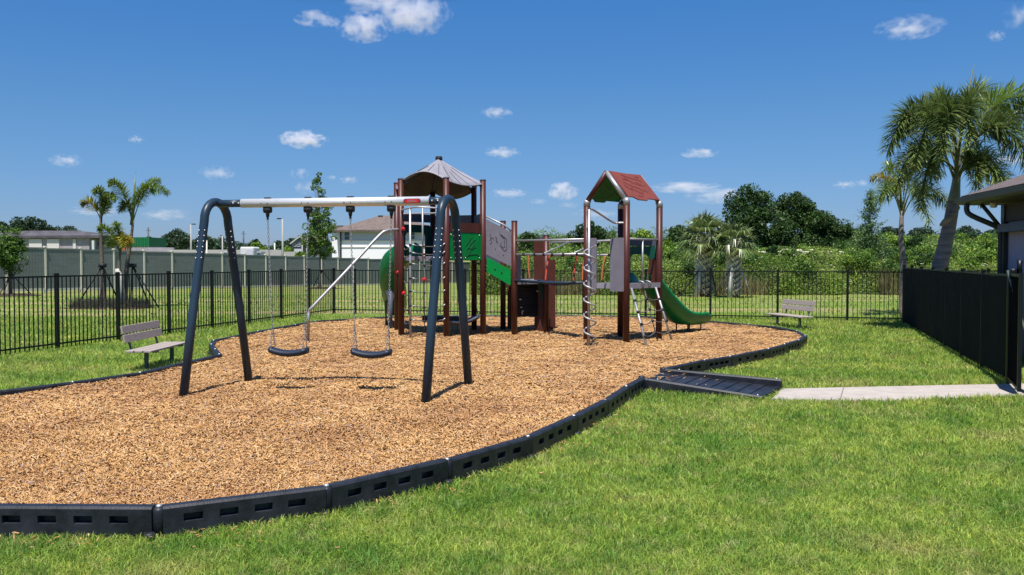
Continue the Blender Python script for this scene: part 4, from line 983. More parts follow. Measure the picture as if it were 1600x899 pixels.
# ------------------------------------------------------------------ vegetation
def leaves(cen, size, mat_, name, parent=None, origin=(0, 0, 0), up=.25, asp=.55, shape='leaf'):
    """one small folded leaf face per centre"""
    n = len(cen); size = np.broadcast_to(np.asarray(size, float), (n,)) * RNG.uniform(.6, 1.3, n)
    d = RNG.normal(0, 1, (n, 3)); d /= np.linalg.norm(d, axis=1)[:, None]
    nn = RNG.normal(0, 1, (n, 3)) + np.array([0, 0, up * 3]); s = np.cross(d, nn); s /= np.linalg.norm(s, axis=1)[:, None] + 1e-9
    f = np.cross(s, d) * (size * .12)[:, None]
    D_, S_ = d * size[:, None] / 2, s * (size * asp / 2)[:, None]
    V = np.stack([cen - D_, cen + S_ + f, cen + D_, cen - S_ + f], 1)
    return quad_mesh(name, V, mat_, parent, origin=origin if not parent else tuple(parent.location))
def clumps(c, r, n_cl, cr, per, flat=.8):
    rnd = RNG
    """clump centres inside an ellipsoid, leaf centres on each clump's shell"""
    u = rnd.normal(0, 1, (n_cl, 3)); u /= np.linalg.norm(u, axis=1)[:, None]; rad = rnd.uniform(.25, 1, n_cl) ** .45
    cc = c + u * rad[:, None] * r; crr = cr * rnd.uniform(.55, 1.3, n_cl)
    v = rnd.normal(0, 1, (n_cl, per, 3)); v /= np.linalg.norm(v, axis=2)[:, :, None]
    k = rnd.uniform(.5, 1.08, (n_cl, per)) ** .6
    p = cc[:, None] + v * (k * crr[:, None])[..., None] * np.array([1, 1, flat])
    return cc, p.reshape(-1, 3)
def tree(name, label, base, height, crown, per=140, ncl=60, cr=.9, leaf=.22, mat_='oak', trunk=.18, group=None, limbs=9, z=None, cat='tree', flat=.8):
    """crown: list of (dx, dy, zc, rx, ry, rz)"""
    global RNG
    sd0 = sum((i + 1) * ord(ch) for i, ch in enumerate(label)); RNG = np.random.default_rng(sd0); random.seed(sd0)
    x, y = base; z0 = gz(x, y) if z is None else z
    t = thing(name, label, cat, (x, y, z0), 0, group); mb = MB(); C_ = []
    zt = max(c[2] for c in crown); top = Vector((x + random.uniform(-.1, .1) * height * .2, y, z0 + zt * .9))
    mb.tube(curve([(x, y, z0 - .3), (x + random.uniform(-.05, .05) * height * .2, y, z0 + zt * .45), top], 4), [trunk * (1 - .75 * i / 8) for i in range(9)], 9)
    pts = []
    for dx, dy, zc, rx, ry, rz in crown:
        w = rx * ry * rz / sum(c[3] * c[4] * c[5] for c in crown); n = max(4, int(ncl * w))
        cc, p = clumps(np.array([x + dx, y + dy, z0 + zc]), np.array([rx, ry, rz]), n, cr, per, flat); C_ += list(cc); pts.append(p)
    for q in random.sample(C_, min(limbs, len(C_))):
        s = Vector((x, y, z0 + zt * random.uniform(.25, .6))); q = Vector(q)
        mb.tube(curve([s, s.lerp(q, .5) + Vector((0, 0, .1 * random.random() * height * .3)), q], 3), [trunk * .4, trunk * .36, trunk * .3, trunk * .25, trunk * .2, trunk * .13, trunk * .06], 6)
    mb.build('trunk', M['bark'], t)
    P_ = np.concatenate(pts); P_ = P_[P_[:, 2] > z0 + .05]
    leaves(P_, leaf, M[mat_], 'crown', t)
    return t
def X(px, Y): return (px - 800) / F * Y
def ZZ(py, Y): return HC + (407 - py) / F * Y
def tree_px(name, label, px, top, wpx, Y, bot, **k):
    """crown spans rows top..bot, width wpx"""
    x = X(px, Y); z0 = gz(x, Y); zt, zb = ZZ(top, Y) - z0, ZZ(bot, Y) - z0; w = wpx / F * Y / 2; h = (zt - zb) / 2; zc = (zt + zb) / 2; cr = k.get('cr', .9)
    w2, h2 = max(.2, w - cr * .7), max(.2, h - cr * .6)
    lob = [(0, 0, zc - h2 * .1, w2 * .8, w2 * .8, h2 * .8)]
    for i in range(k.pop('lobes', 4)):
        a = random.uniform(0, 6.28); lob.append((math.cos(a) * w2 * .5, math.sin(a) * w2 * .5, zc + random.uniform(-.35, .5) * h2, w2 * .45, w2 * .45, h2 * .45))
    return tree(name, label, (x, Y), zt, lob, **k)
og = 'dark oaks standing beyond the scrub'
tree('oak_tree', 'tall dark oak with the highest crown, left half of the big clump beyond scrub', (X(1180, 78), 78), 9, [(-.3, 0, 6.2, 2.0, 2, 2.1), (.9, 0, 5.0, 2.1, 2, 1.7), (-2.0, .3, 4.6, 1.4, 1.4, 1.4), (-1.2, 0, 3.0, 1.5, 2, 1.2), (.3, 0, 7.2, 1.0, 1.0, .8), (1.6, 0, 3.2, 1.8, 2, 1.4)], per=170, ncl=170, cr=.72, leaf=.24, mat_='oak', trunk=.3, group=og)
tree('oak_tree', 'dark oak with round upright crown, middle of the clump with sky between limbs', (X(1240, 82), 82), 9, [(.2, 0, 6.9, 1.9, 1.7, 1.3), (-.9, 0, 5.6, 1.0, 1, 1.0), (1.7, 0, 5.0, 1.3, 1.3, 1.2), (0, 0, 2.6, 2.0, 1.6, 1.3)], per=170, ncl=130, cr=.70, leaf=.24, mat_='oak', trunk=.32, group=og)
tree('oak_tree', 'lower spreading dark oak at the right end of the big clump', (X(1292, 80), 80), 7, [(-.6, 0, 5.3, 1.5, 1.5, 1.0), (.9, 0, 4.2, 1.5, 1.3, 1.1), (-1.0, -.5, 3.0, 2.2, 1.6, 1.2), (1.6, 0, 2.6, 1.3, 1.3, 1.1)], per=170, ncl=130, cr=.70, leaf=.24, mat_='oak', trunk=.25, group=og)
tree_px('oak_tree', 'small dark oak just left of the fan palms far behind them', 1062, 341, 46, 95, 408, per=160, ncl=40, cr=.6, leaf=.3, group=og)
tree_px('oak_tree', 'dark green leafy tree seen between the two right tower posts', 918, 334, 78, 62, 398, per=170, ncl=46, cr=.42, leaf=.17, mat_='oak', trunk=.12, limbs=14)
tree_px('shade_tree', 'dark green tree behind the sloping section of the play structure', 822, 357, 44, 64, 410, per=150, ncl=30, cr=.45, leaf=.18, mat_='oak', trunk=.1)
tree_px('shade_tree', 'light yellow green bush tree between right tower and fan palms', 1010, 356, 50, 66, 410, per=150, ncl=30, cr=.5, leaf=.2, mat_='bush', trunk=.1)
# bald cypress: thin feathery cone
def cypress(px, top, Y, wpx, label, bot=420):
    x = X(px, Y); z0 = gz(x, Y); h = ZZ(top, Y) - z0; w = wpx / F * Y / 2; t = thing('cypress_tree', label, 'tree', (x, Y, z0)); mb = MB()
    mb.tube([(x, Y, z0 - .2), (x + .03, Y, z0 + h * .5), (x, Y, z0 + h)], [.09, .05, .01], 8); pts = []
    for k in range(150):
        f = RNG.uniform(.08, .99); z = z0 + h * f; L = w * (1.05 - f) ** .8 * RNG.uniform(.5, 1.15); a = RNG.uniform(0, 6.28); e = Vector((x + math.cos(a) * L, Y + math.sin(a) * L, z + L * .25))
        mb.tube([(x, Y, z), e], [.012, .004], 4, cap=False); m_ = int(90 * (1.15 - f))
        q = RNG.uniform(.15, 1.05, m_)[:, None]; s = np.array([x, Y, z]); pts.append(s + (np.array(e) - s) * q + RNG.normal(0, .085, (m_, 3)))
    mb.build('trunk', M['bark'], t); leaves(np.concatenate(pts), .13, M['cypress'], 'crown', t, up=.1, asp=.35)
cypress(1358, 298, 47, 92, 'feathery cone shaped young cypress left of the small feather palm')
# left lawn trees
def staked(x, y, z, label_t, h=1.1, r=.9, mat_='stakewood'):
    t = thing('tree_stakes', label_t, 'tree stakes', (x, y, z))
    for a in (.4, 2.5, 4.6):
        mb = MB(); mb.tube([(x + r * math.cos(a), y + r * math.sin(a), z), (x + .05 * math.cos(a), y + .05 * math.sin(a), z + h)], .025, 6); mb.build('stake', M[mat_], t)
    mb = MB(); mb.tube([(x, y, z + h - .06), (x, y, z + h + .06)], .12, 10); mb.build('tie_band', M['black'], t)
def mulch_ring(x, y, r, label, sy=1):
    z = gz(x, y); mb = MB(); n = 26; vs = [(x, y, z + .10)]
    for q, hh in ((.6, .09), (1.0, .012), (1.03, -.05)):
        for k in range(n): a = 6.283 * k / n; rr = r * q * (1 + .06 * math.sin(3 * a + x)); vs.append((x + rr * math.cos(a), y + rr * sy * math.sin(a), z + hh + .015 * math.sin(7 * a)))
    fs = [[0, 1 + k, 1 + (k + 1) % n] for k in range(n)] + [[1 + j * n + k, 1 + (j + 1) * n + k, 1 + (j + 1) * n + (k + 1) % n, 1 + j * n + (k + 1) % n] for j in range(2) for k in range(n)]
    mb.add(vs, fs); tag(mb.build('mulch_bed', M['soil'], None, origin=(x, y, z)), label, 'mulch bed', kind='thing')
TY = 42.5; tree_px('young_tree', 'young leafy tree with full crown at the far left edge', 17, 348, 62, TY, 437, per=60, ncl=90, cr=.26, leaf=.13, mat_='leaf', trunk=.07, limbs=30, lobes=7)
mulch_ring(X(17, TY), TY, 1.25, 'dark mulch ring under the young tree at the far left'); staked(X(17, TY), TY, 0, 'wooden stakes holding the far left young tree', 1.0)
TY = 56; sx0 = X(500, TY); tr = tree('young_tree', 'tall slim young tree behind the swings beside the white house', (sx0, TY), 7.4,
    [(.1, 0, 2.5, .95, .8, .5), (-.1, 0, 3.1, 1.05, .9, .5), (.1, 0, 3.8, .95, .8, .5), (-.05, 0, 4.5, .8, .7, .5), (.1, 0, 5.1, .6, .5, .45), (0, 0, 5.8, .42, .4, .45), (-.15, 0, 6.5, .25, .25, .45), (-.1, 0, 7.0, .1, .1, .35)], per=42, ncl=150, cr=.26, leaf=.15, mat_='leaf', trunk=.06, limbs=60)
staked(X(503, TY), TY, gz(0, TY), 'dark stakes holding the slim tree by the grey wall', 1.1, .9); mulch_ring(X(503, TY), TY, 1.0, 'dark mulch ring under the slim tree by the grey wall')
# far left wood and trees
fg = 'distant trees beyond the building site'
for px, top, w, Y, lab in ((8, 342, 56, 165, 'distant dark tree at the left edge above the grey building'), (44, 332, 62, 170, 'tallest distant tree above the grey building on the left'), (82, 341, 62, 175, 'distant tree above the grey building right of the tallest one'), (110, 348, 36, 175, 'small distant tree at the right end of the left clump'),
                       (272, 357, 62, 165, 'distant round tree between the green siding and the street lamp'), (318, 366, 44, 180, 'distant tree behind the left swing leg'), (236, 372, 34, 170, 'low distant tree just right of the green siding')):
    tree_px('distant_tree', lab, px, top, w, Y, 396, per=130, ncl=42, cr=1.1, leaf=.55, mat_='fardark', trunk=.3, group=fg, limbs=5)
for px, top, w, Y, lab in ((405, 376, 30, 120, 'light green tree beside the white trailer'), (449, 384, 14, 105, 'small light green tree just right of the tall street lamp'), (470, 394, 18, 100, 'round bush in front of the small blue grey house')):
    tree_px('street_tree', lab, px, top, w, Y, 408, per=110, ncl=18, cr=.5, leaf=.28, mat_='bush', trunk=.08, limbs=4)
cen = []
for i in range(130):
    px = RNG.uniform(-60, 545); Y = RNG.uniform(205, 250); top = 379 + 4 * math.sin(px * .05) + RNG.uniform(-6, 4); zt = ZZ(top, Y); r = RNG.uniform(2.2, 3.8)
    _, p = clumps(np.array([X(px, Y), Y, zt - r * 1.1]), np.array([r * 1.3, r, r * .9]), 7, r * .5, 90); cen.append(p)
    q = RNG.uniform(-1, 1, (200, 3)) * np.array([r * 1.4, r, 1]); q[:, 2] = RNG.uniform(gz(0, Y), max(zt - r, 1), 200); cen.append(q + np.array([X(px, Y), Y, 0]))
tag(leaves(np.concatenate(cen), .95, M['fardark'], 'far_wood'), 'distant dark wood along the left horizon', 'wood', kind='stuff')

for px, top, w, Y, lab in ((1345, 352, 46, 150, 'distant tree on the horizon left of the small feather palm'), (1392, 349, 40, 155, 'distant tree on the horizon just behind the small feather palm'), (1436, 352, 50, 150, 'distant tree on the horizon between the two feather palms on the right'), (1512, 348, 46, 150, 'distant tree on the horizon just right of the big feather palm'), (1556, 352, 50, 155, 'distant tree on the horizon nearest the house')):
    tree_px('distant_tree', lab, px, top, w, Y, 386, per=130, ncl=44, cr=.9, leaf=.42, mat_='fardark', trunk=.2, group=fg, limbs=5)
# ---- scrub on the right: one dense mass with a lumpy top
def domes(x, y, cell, seed):
    """height field of rounded bush tops, one random dome per cell"""
    ix, iy = np.floor(x / cell), np.floor(y / cell); o = np.zeros_like(x)
    for dx in (-1, 0, 1):
        for dy in (-1, 0, 1):
            cx, cy = ix + dx, iy + dy; r = lambda k: np.modf(np.abs(np.sin(cx * 127.1 + cy * 311.7 + seed * 17.3 + k * 74.7) * 43758.5453))[0]
            px, py = (cx + .15 + .7 * r(1)) * cell, (cy + .15 + .7 * r(2)) * cell; rad = cell * (.55 + .5 * r(3)); hh = .25 + .75 * r(4)
            q = 1 - ((x - px) ** 2 + (y - py) ** 2) / rad ** 2; o = np.maximum(o, hh * np.sqrt(np.clip(q, 0, 1)))
    return o
def scrub_h(x, y):
    d = y - (43.6 + .5 * np.sin(x * .8) + .4 * np.sin(x * 2.3)); front = 1 - np.exp(-np.clip(d, 0, None) / .8)
    base = .75 + .014 * np.clip(y - 45, 0, 60) + .022 * np.clip(y - 70, 0, 90)
    h = base + 1.15 * domes(x, y, 2.6, 1) + .45 * domes(x, y, 1.1, 4) + (.2 + .022 * np.clip(y - 48, 0, 90)) * domes(x, y, 7.5, 2) + .015 * np.clip(y - 80, 0, 60) * domes(x, y, 11, 6)
    return np.where(d > 0, h * front, 0)
def scrub_left(y): return X(752, y)
sc = []; ssz = []
def add_scrub(n, y0, y1, x0f, x1f, size, depth):
    Y = RNG.uniform(y0, y1, n); xl = X(x0f, Y); xr = X(x1f, Y); x = RNG.uniform(0, 1, n) * (xr - xl) + xl
    h = scrub_h(x, Y); k = h > .1; x, Y, h = x[k], Y[k], h[k]
    z = h - RNG.uniform(0, 1, len(h)) ** 1.5 * np.minimum(depth, h) + RNG.normal(0, .06, len(h)); sc.append(np.stack([x, Y, z + gz(0, 60) * 0 - .0155 * np.clip(Y - 50, 0, 60)], -1)); ssz.append(np.full(len(h), size))
add_scrub(260000, 43.0, 48, 735, 1680, .095, 2.0); add_scrub(120000, 48, 62, 735, 1680, .14, .6); add_scrub(110000, 62, 92, 745, 1680, .22, .8); add_scrub(100000, 92, 160, 745, 1680, .36, 1.2)
sc_ = np.concatenate(sc); RNG = np.random.default_rng(77); random.seed(77)
tag(leaves(sc_, np.concatenate(ssz), M['wild'], 'wild_scrub', up=.1), 'wild overgrown green scrub filling the land beyond the back lawn', 'scrub', kind='stuff')
# shrub crowns growing out of it in three greens, smaller near, taller far
cr3 = [[], [], []]; sz3 = [[], [], []]
for i in range(620):
    Y = 45.2 * (165 / 45.2) ** (RNG.random() ** 1.15); px = RNG.uniform(748, 1680) if i % 3 else RNG.uniform(1040, 1680); x = X(px, Y)
    top = 1.7 + .018 * (Y - 45) + .030 * max(0, Y - 72) ** 1.05 + RNG.uniform(-.5, .9) * (.8 + .012 * (Y - 45)); r = (.45 + .011 * (Y - 45)) * RNG.uniform(.7, 1.6)
    k = int(RNG.random() * 3) if Y < 95 else int(RNG.random() * 2.4 + .6) % 3
    _, q = clumps(np.array([x, Y, top - r * .8]), np.array([r * .9, r * .9, r * .75]), 13, r * .42, 62 if Y > 60 else 105)
    q[:, 2] += gz(0, Y); cr3[k].append(q); sz3[k].append(np.full(len(q), .085 * (Y / 45) ** .95))
M['wildmid'] = mat('scrub_mid_green', (.075, .165, .026, 1), var=.25, scale=.4, col2=(.13, .22, .035, 1), hue=.03, **LF); M['wilddeep'] = mat('scrub_deep_green', (.035, .085, .020, 1), var=.25, scale=.4, col2=(.06, .125, .025, 1), hue=.03, **LF)
for k, (mm, lb) in enumerate((('bush', 'lime green shrub crowns rising through the wild scrub'), ('wildmid', 'mid green shrub crowns rising through the wild scrub'), ('wilddeep', 'deep green shrub crowns rising through the wild scrub'))):
    tag(leaves(np.concatenate(cr3[k]), np.concatenate(sz3[k]), M[mm], 'scrub_crowns', up=.12), lb, 'scrub', kind='stuff')
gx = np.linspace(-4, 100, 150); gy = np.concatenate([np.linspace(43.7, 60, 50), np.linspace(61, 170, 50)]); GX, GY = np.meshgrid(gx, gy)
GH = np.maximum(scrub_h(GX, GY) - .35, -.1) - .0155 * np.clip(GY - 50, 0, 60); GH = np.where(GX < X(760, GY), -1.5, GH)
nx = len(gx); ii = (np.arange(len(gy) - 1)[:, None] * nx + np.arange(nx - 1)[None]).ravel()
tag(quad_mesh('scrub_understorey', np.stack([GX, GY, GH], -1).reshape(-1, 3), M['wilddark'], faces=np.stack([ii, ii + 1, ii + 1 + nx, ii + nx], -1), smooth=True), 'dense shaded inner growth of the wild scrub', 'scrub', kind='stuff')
# tall pale grasses in front of the scrub
n = 26000; x = RNG.uniform(-1, 1, n); Y = RNG.uniform(43.4, 46, n); x = X(760, Y) + (x * .5 + .5) * (X(1660, Y) - X(760, Y)); k = (np.sin(x * .7) + np.sin(x * 1.7 + 1) * .6) > .15; x, Y = x[k], Y[k]; n = len(x)
h = RNG.uniform(.5, 1.5, n) * (.6 + .4 * np.sin(x * 1.3) ** 2); b = np.stack([x, Y, np.zeros(n)], -1); a = RNG.uniform(0, 6.28, n); w = np.stack([np.cos(a), np.sin(a), np.zeros(n)], -1) * .016; ln = np.stack([RNG.normal(0, .2, n), RNG.normal(0, .2, n), np.ones(n)], -1) * h[:, None]
M['tallgrass'] = mat('pale_tall_grass', (.16, .17, .06, 1), rough=.6, island=.4, trans=.3, var=.3, scale=.5, col2=(.26, .22, .11, 1))
tag(quad_mesh('tall_grass', np.stack([b - w, b + w, b + ln + w * .2, b + ln - w * .2], 1), M['tallgrass']), 'pale tall grasses at the edge of the wild scrub', 'tall grass', kind='stuff')
# individual bushes standing proud of the scrub
bg = 'rounded bushes along the edge of the wild scrub'
for px, top, w, Y, mm, lab in ((770, 398, 60, 47, 'bush', 'bright bush behind the low deck of the play structure'), (870, 385, 70, 48, 'bush', 'bright leafy bush behind the hanging bridge'), (945, 392, 60, 47, 'leaf', 'green bush behind the spiral climber'), (1055, 370, 70, 52, 'bush', 'tall bright bush between the right tower and the fan palms'),
                               (1125, 392, 60, 50, 'leaf', 'fresh green bush right behind the two fan palms'), (1172, 398, 46, 46, 'leaf', 'deep green bush just right of the fan palms'), (1345, 378, 90, 50, 'leaf', 'broad green bush around the foot of the cypress'), (1440, 392, 80, 47, 'bush', 'bright lime bush between the two feather palms'),
                               (1528, 376, 90, 50, 'bush', 'lime green bush between the big feather palm and the house'), (1505, 402, 70, 45.5, 'bush', 'low lime bush right of the big feather palm trunk'), (1250, 404, 60, 45, 'leaf', 'dark leafed bush directly behind the right bench'), (1385, 404, 60, 45, 'leaf', 'green bush behind the end of the back fence')):
    tree_px('scrub_bush', lab, px, top, w, Y, 448, per=170, ncl=34, cr=.42, leaf=.16, mat_=mm, trunk=.05, group=bg, limbs=6, cat='bush')
for px, top, w, Y, mm, lab in ((1322, 368, 60, 66, 'wildmid', 'taller bush left behind the cypress at the end of the oaks'), (1388, 354, 62, 72, 'bush', 'tall bright bush just right of the cypress'), (1424, 362, 46, 68, 'wilddeep', 'tall deep green bush behind the stem of the small feather palm'), (1062, 362, 60, 70, 'wildmid', 'tall rounded bush beneath the small oak left of the fan palms'), (1555, 360, 60, 70, 'bush', 'tall lime bush nearest the house downspout'), (790, 384, 50, 60, 'wildmid', 'mid green bush right of the sloping grey panel'), (975, 380, 50, 62, 'wildmid', 'mid green bush seen behind the right tower posts')):
    tree_px('scrub_bush', lab, px, top, w, Y, 440, per=150, ncl=44, cr=.55, leaf=.17, mat_=mm, trunk=.07, group=bg, limbs=6, cat='bush')
for px, top, w, Y, lab in ((1240, 385, 56, 48, 'elderberry bush with the densest white blossom left of the other'), (1298, 388, 60, 49, 'elderberry bush with scattered white blossom in front of the oaks')):
    t = tree_px('elderberry_bush', lab, px, top, w, Y, 446, per=170, ncl=32, cr=.4, leaf=.17, mat_='bush', trunk=.05, limbs=5, cat='bush'); mb = MB()
    for k in range(46 if px < 1260 else 30):
        c = P(px + random.gauss(0, w * .28), top + 5 + abs(random.gauss(0, 13)), Y - random.uniform(.9, 1.2)); r = random.uniform(.08, .2)
        for j in range(7): a = random.uniform(0, 6.28); mb.ball(c + Vector((math.cos(a) * r * random.random(), math.sin(a) * r * random.random(), random.uniform(-.02, .02))), r * .42, 6, .45)
    mb.build('blossom', M['flower'], t)
mb = MB(); 
for k in range(80):
    px = random.choice([random.uniform(1060, 1400), random.uniform(830, 930), random.uniform(1300, 1600)]); Y = random.uniform(44.6, 47); y_ = random.uniform(386, 414); c = P(px, y_, Y); r = random.uniform(.04, .08)
    hh = float(scrub_h(np.array([c.x]), np.array([Y]))[0]); c.z = hh + .12
    for j in range(4): mb.ball(c + Vector((random.uniform(-r, r), random.uniform(-r, r), 0)), r * .5, 6, .5)
tag(mb.build('scattered_blossom', M['flower'], None), 'small white blossoms dotted over the wild scrub', 'blossom', kind='stuff')

# ---- palms
def bez(a, b, c, n):
    a, b, c = Vector(a), Vector(b), Vector(c); return [(1 - k / n) ** 2 * a + 2 * (1 - k / n) * (k / n) * b + (k / n) ** 2 * c for k in range(n + 1)]
def frond(parent, o, c, e, ll, n=90, m='frond', plume=True, r=.016, w=.015, start=.16, droop=.22):
    pts = bez(o, c, e, 16); mb = MB(); mb.tube(pts, [r * (1.25 - i / 16) for i in range(17)], 6); fr = mb.build('frond', M['rib'], parent); V = []
    for k in range(n):
        f = start + (1 - start) * k / n; i = min(15, int(f * 16)); p = pts[i].lerp(pts[i + 1], f * 16 - i); tt = (pts[i + 1] - pts[i]).normalized()
        s = tt.cross(Vector((0, 0, 1))).normalized(); u = s.cross(tt)
        for sd in ((-1, 1, 0, 2) if plume else (-1, 1)):
            L = ll * (.5 + .75 * math.sin(math.pi * min(1, .14 + .86 * f)) ** .7) * random.uniform(.8, 1.12) * (1.12 - .35 * f)
            an = random.gauss(0, .38 if plume else .12); 
            if sd == 0: d0 = u * 1 + s * random.uniform(-.6, .6)
            elif sd == 2: d0 = -u * .8 + s * random.uniform(-.7, .7)
            else: d0 = s * sd + u * (math.sin(an) + .25)
            d = (d0.normalized() * .85 + tt * .55).normalized(); q0 = p; q1 = p + d * L * .5; q2 = p + d * L + Vector((0, 0, -droop * L * random.uniform(.5, 1.1)))
            sd_ = d.cross(Vector((random.uniform(-.5, .5), random.uniform(-.5, .5), 1))).normalized() * w * random.uniform(.75, 1.2)
            V.append([q0 - sd_ * .4, q0 + sd_ * .4, q1 + sd_, q1 - sd_]); V.append([q1 - sd_, q1 + sd_, q2 + sd_ * .15, q2 - sd_ * .15])
    V = np.array([[tuple(v) for v in q] for q in V])
    o_ = quad_mesh('leaflets', V, M[m], fr, origin=tuple(parent.location))
    return fr
# big feather palm right of the frame
PY = 22.0; b0 = G(1464, 505, 0); b0 = Vector((X(1465, PY), PY, 0)); bp = thing('feather_palm', 'big bushy feather palm with ringed grey trunk beside the house', 'palm tree', b0)
tp = [Vector((X(1463, PY), PY, -.1)), P(1467, 430, PY), P(1475, 390, PY), P(1484, 350, PY), P(1490, 315, PY)]
mb = MB(); mb.tube(curve(tp, 5), [.235, .225, .215, .21, .20, .195, .19, .19, .18, .18, .17, .17, .165, .165, .16, .155, .15, .15, .145, .14, .14], 18); mb.build('trunk', M['palmtrunk'], bp)
M['shaft'] = mat('green_grey_crownshaft', (.17, .18, .12, 1), .5, var=.2, scale=2, stretch=(1, 1, .3))
mb = MB(); mb.tube(curve([P(1490, 318, PY), P(1494, 285, PY), P(1497, 245, PY), P(1499, 215, PY)], 4), [.145, .14, .125, .11, .10, .09, .08, .075, .07, .06, .05, .045, .04], 14); mb.build('crownshaft', M['shaft'], bp)
mb = MB(); mb.tube(curve([P(1497, 322, PY - .12), P(1486, 338, PY - .2), P(1472, 350, PY - .2), P(1468, 352, PY - .2)], 4), [.09, .10, .11, .11, .10, .10, .09, .08, .06, .05, .04, .03, .01], 8, sx=.4); mb.build('old_sheath', M['palmtrunk'], bp)
O = P(1496, 262, PY)
FR = [((1430, 95, 21.6), (1386, 240, 21.2), .50, 'frond', 115), ((1455, 105, 22.6), (1402, 215, 22.9), .45, 'frond', 95), ((1470, 90, 21.0), (1428, 262, 20.2), .50, 'frond', 110),
      ((1490, 80, 20.6), (1470, 250, 19.6), .46, 'frond', 110), ((1520, 80, 20.8), (1512, 235, 19.8), .44, 'frond', 95), ((1475, 85, 23), (1450, 190, 24), .44, 'frond', 80),
      ((1560, 85, 22.5), (1665, 190, 22.6), .48, 'frondlit', 120), ((1545, 110, 21.2), (1632, 290, 20.4), .48, 'frond', 110), ((1570, 120, 23.4), (1650, 230, 24), .46, 'frond', 100), ((1520, 70, 23.4), (1572, 200, 24.4), .46, 'frond', 80),
      ((1420, 190, 21.6), (1402, 292, 21.0), .42, 'frond', 80), ((1450, 200, 21.2), (1438, 330, 20.6), .42, 'frond', 85), ((1545, 215, 21.3), (1588, 330, 20.6), .34, 'frond', 75), ((1540, 205, 23.2), (1588, 312, 24.2), .40, 'frondlit', 90), ((1525, 205, 21.4), (1532, 320, 20.8), .34, 'frond', 60)]
for q_, (c, e, ll, m_, n) in enumerate(FR): O = P(1495 + (q_ % 3), 292 - (q_ * 23) % 52, PY); frond(bp, O, P(*c), P(*e), ll * 1.1, int(n * 1.35), m_, True, .026, .0155, start=.24)
rail_ = MB(); rail_.tube([P(1499, 220, PY), P(1510, 160, PY), P(1522, 101, PY)], [.045, .03, .010], 7); rail_.build('spear_leaf', M['rib'], bp)
# small feather palm
PY = 27.0; b0 = Vector((X(1412, PY), PY, 0)); bp = thing('feather_palm', 'smaller slim feather palm standing left of the big one', 'palm tree', b0)
mb = MB(); mb.tube(curve([(b0.x, PY, -.1), P(1412, 420, PY), P(1408, 380, PY), P(1409, 330, PY)], 5), [.14, .135, .13, .13, .12, .11, .10, .095, .09, .085, .08, .08, .075, .07, .06, .05], 14); mb.build('trunk', M['palmtrunk'], bp); O = P(1409, 342, PY)
for c, e, ll, m_, n in (((1398, 268, 27), (1361, 278, 27), .34, 'frondyel', 62), ((1390, 262, 26.8), (1371, 318, 26.2), .42, 'frondlit', 66), ((1425, 215, 27), (1470, 276, 26.6), .50, 'frond', 84), ((1440, 262, 27), (1486, 322, 26.8), .44, 'frond', 74), ((1416, 225, 27.6), (1438, 240, 28.4), .44, 'frondlit', 62), ((1432, 240, 26.2), (1452, 352, 25.4), .42, 'frond', 62), ((1396, 240, 27.8), (1384, 262, 28.8), .38, 'frondlit', 52)):
    frond(bp, O, P(*c), P(*e), ll, n, m_, True, .018, .014, start=.26, droop=.3)
mb = MB(); mb.tube([P(1409, 345, PY), P(1406, 275, PY), P(1399, 206, PY)], [.045, .018, .005], 7); mb.build('spear_leaf', M['rib'], bp)
# left trio
lg = 'three feather palms in the bed on the left lawn'
def small_palm(label, tr, O, fr, spear=None, sleeve=None, rad=.09):
    b = Vector(tr[0]); t = thing('feather_palm', label, 'palm tree', b, 0, lg); mb = MB(); c_ = curve(tr, 4); mb.tube(c_, [rad * (1 - .55 * i / (len(c_) - 1)) for i in range(len(c_))], 10); mb.build('trunk', M['bark'], t)
    for c, e, ll, m_, n in fr: frond(t, O, c, e, ll * 1.1, int(n * 1.3), m_, True, .014, .017, .2, .25)
    if spear: mb = MB(); mb.tube(spear, [.07, .045, .012], 7); mb.build('spear_leaf', M['frond'], t)
    if sleeve: mb = MB(); mb.tube(sleeve, [.13, .12, .09], 10); mb.build('trunk_sleeve', M['palewood'], t)
Y1 = 32.0
small_palm('left feather palm of the trio with one yellow frond', [Z(P(162, 480, Y1), 0), P(160, 420, Y1), P(158, 380, Y1), P(158, 340, Y1)], P(158, 345, Y1),
           [(P(164, 285, Y1), P(146, 300, Y1 - .3), .26, 'frondlit', 46), (P(168, 290, Y1), P(182, 312, Y1 - .4), .24, 'frondlit', 40), (P(142, 305, Y1), P(127, 318, Y1), .27, 'frondyel', 46), (P(164, 325, Y1), P(166, 300, Y1), .26, 'frond', 46), (P(172, 285, Y1 + .3), P(168, 330, Y1 + .8), .25, 'frond', 36)])
small_palm('short middle feather palm of the trio with yellowing crown', [Z(P(189, 484, Y1 - .6), 0), P(187, 440, Y1 - .6), P(186, 410, Y1 - .6), P(188, 392, Y1 - .6)], P(188, 396, Y1 - .6),
           [(P(168, 350, 31.4), P(153, 356, 31.4), .25, 'frondlit', 44), (P(184, 345, 31.4), P(180, 352, 30.8), .25, 'frondlit', 40), (P(196, 365, 31.2), P(203, 380, 30.8), .26, 'frondyel', 44), (P(190, 350, 31.4), P(192, 385, 30.6), .26, 'frondyel', 40), (P(178, 362, 31.8), P(168, 385, 32), .25, 'frondlit', 36)],
           sleeve=[Z(P(190, 484, Y1 - .6), 0), P(187, 440, Y1 - .6), P(184, 420, Y1 - .6)])
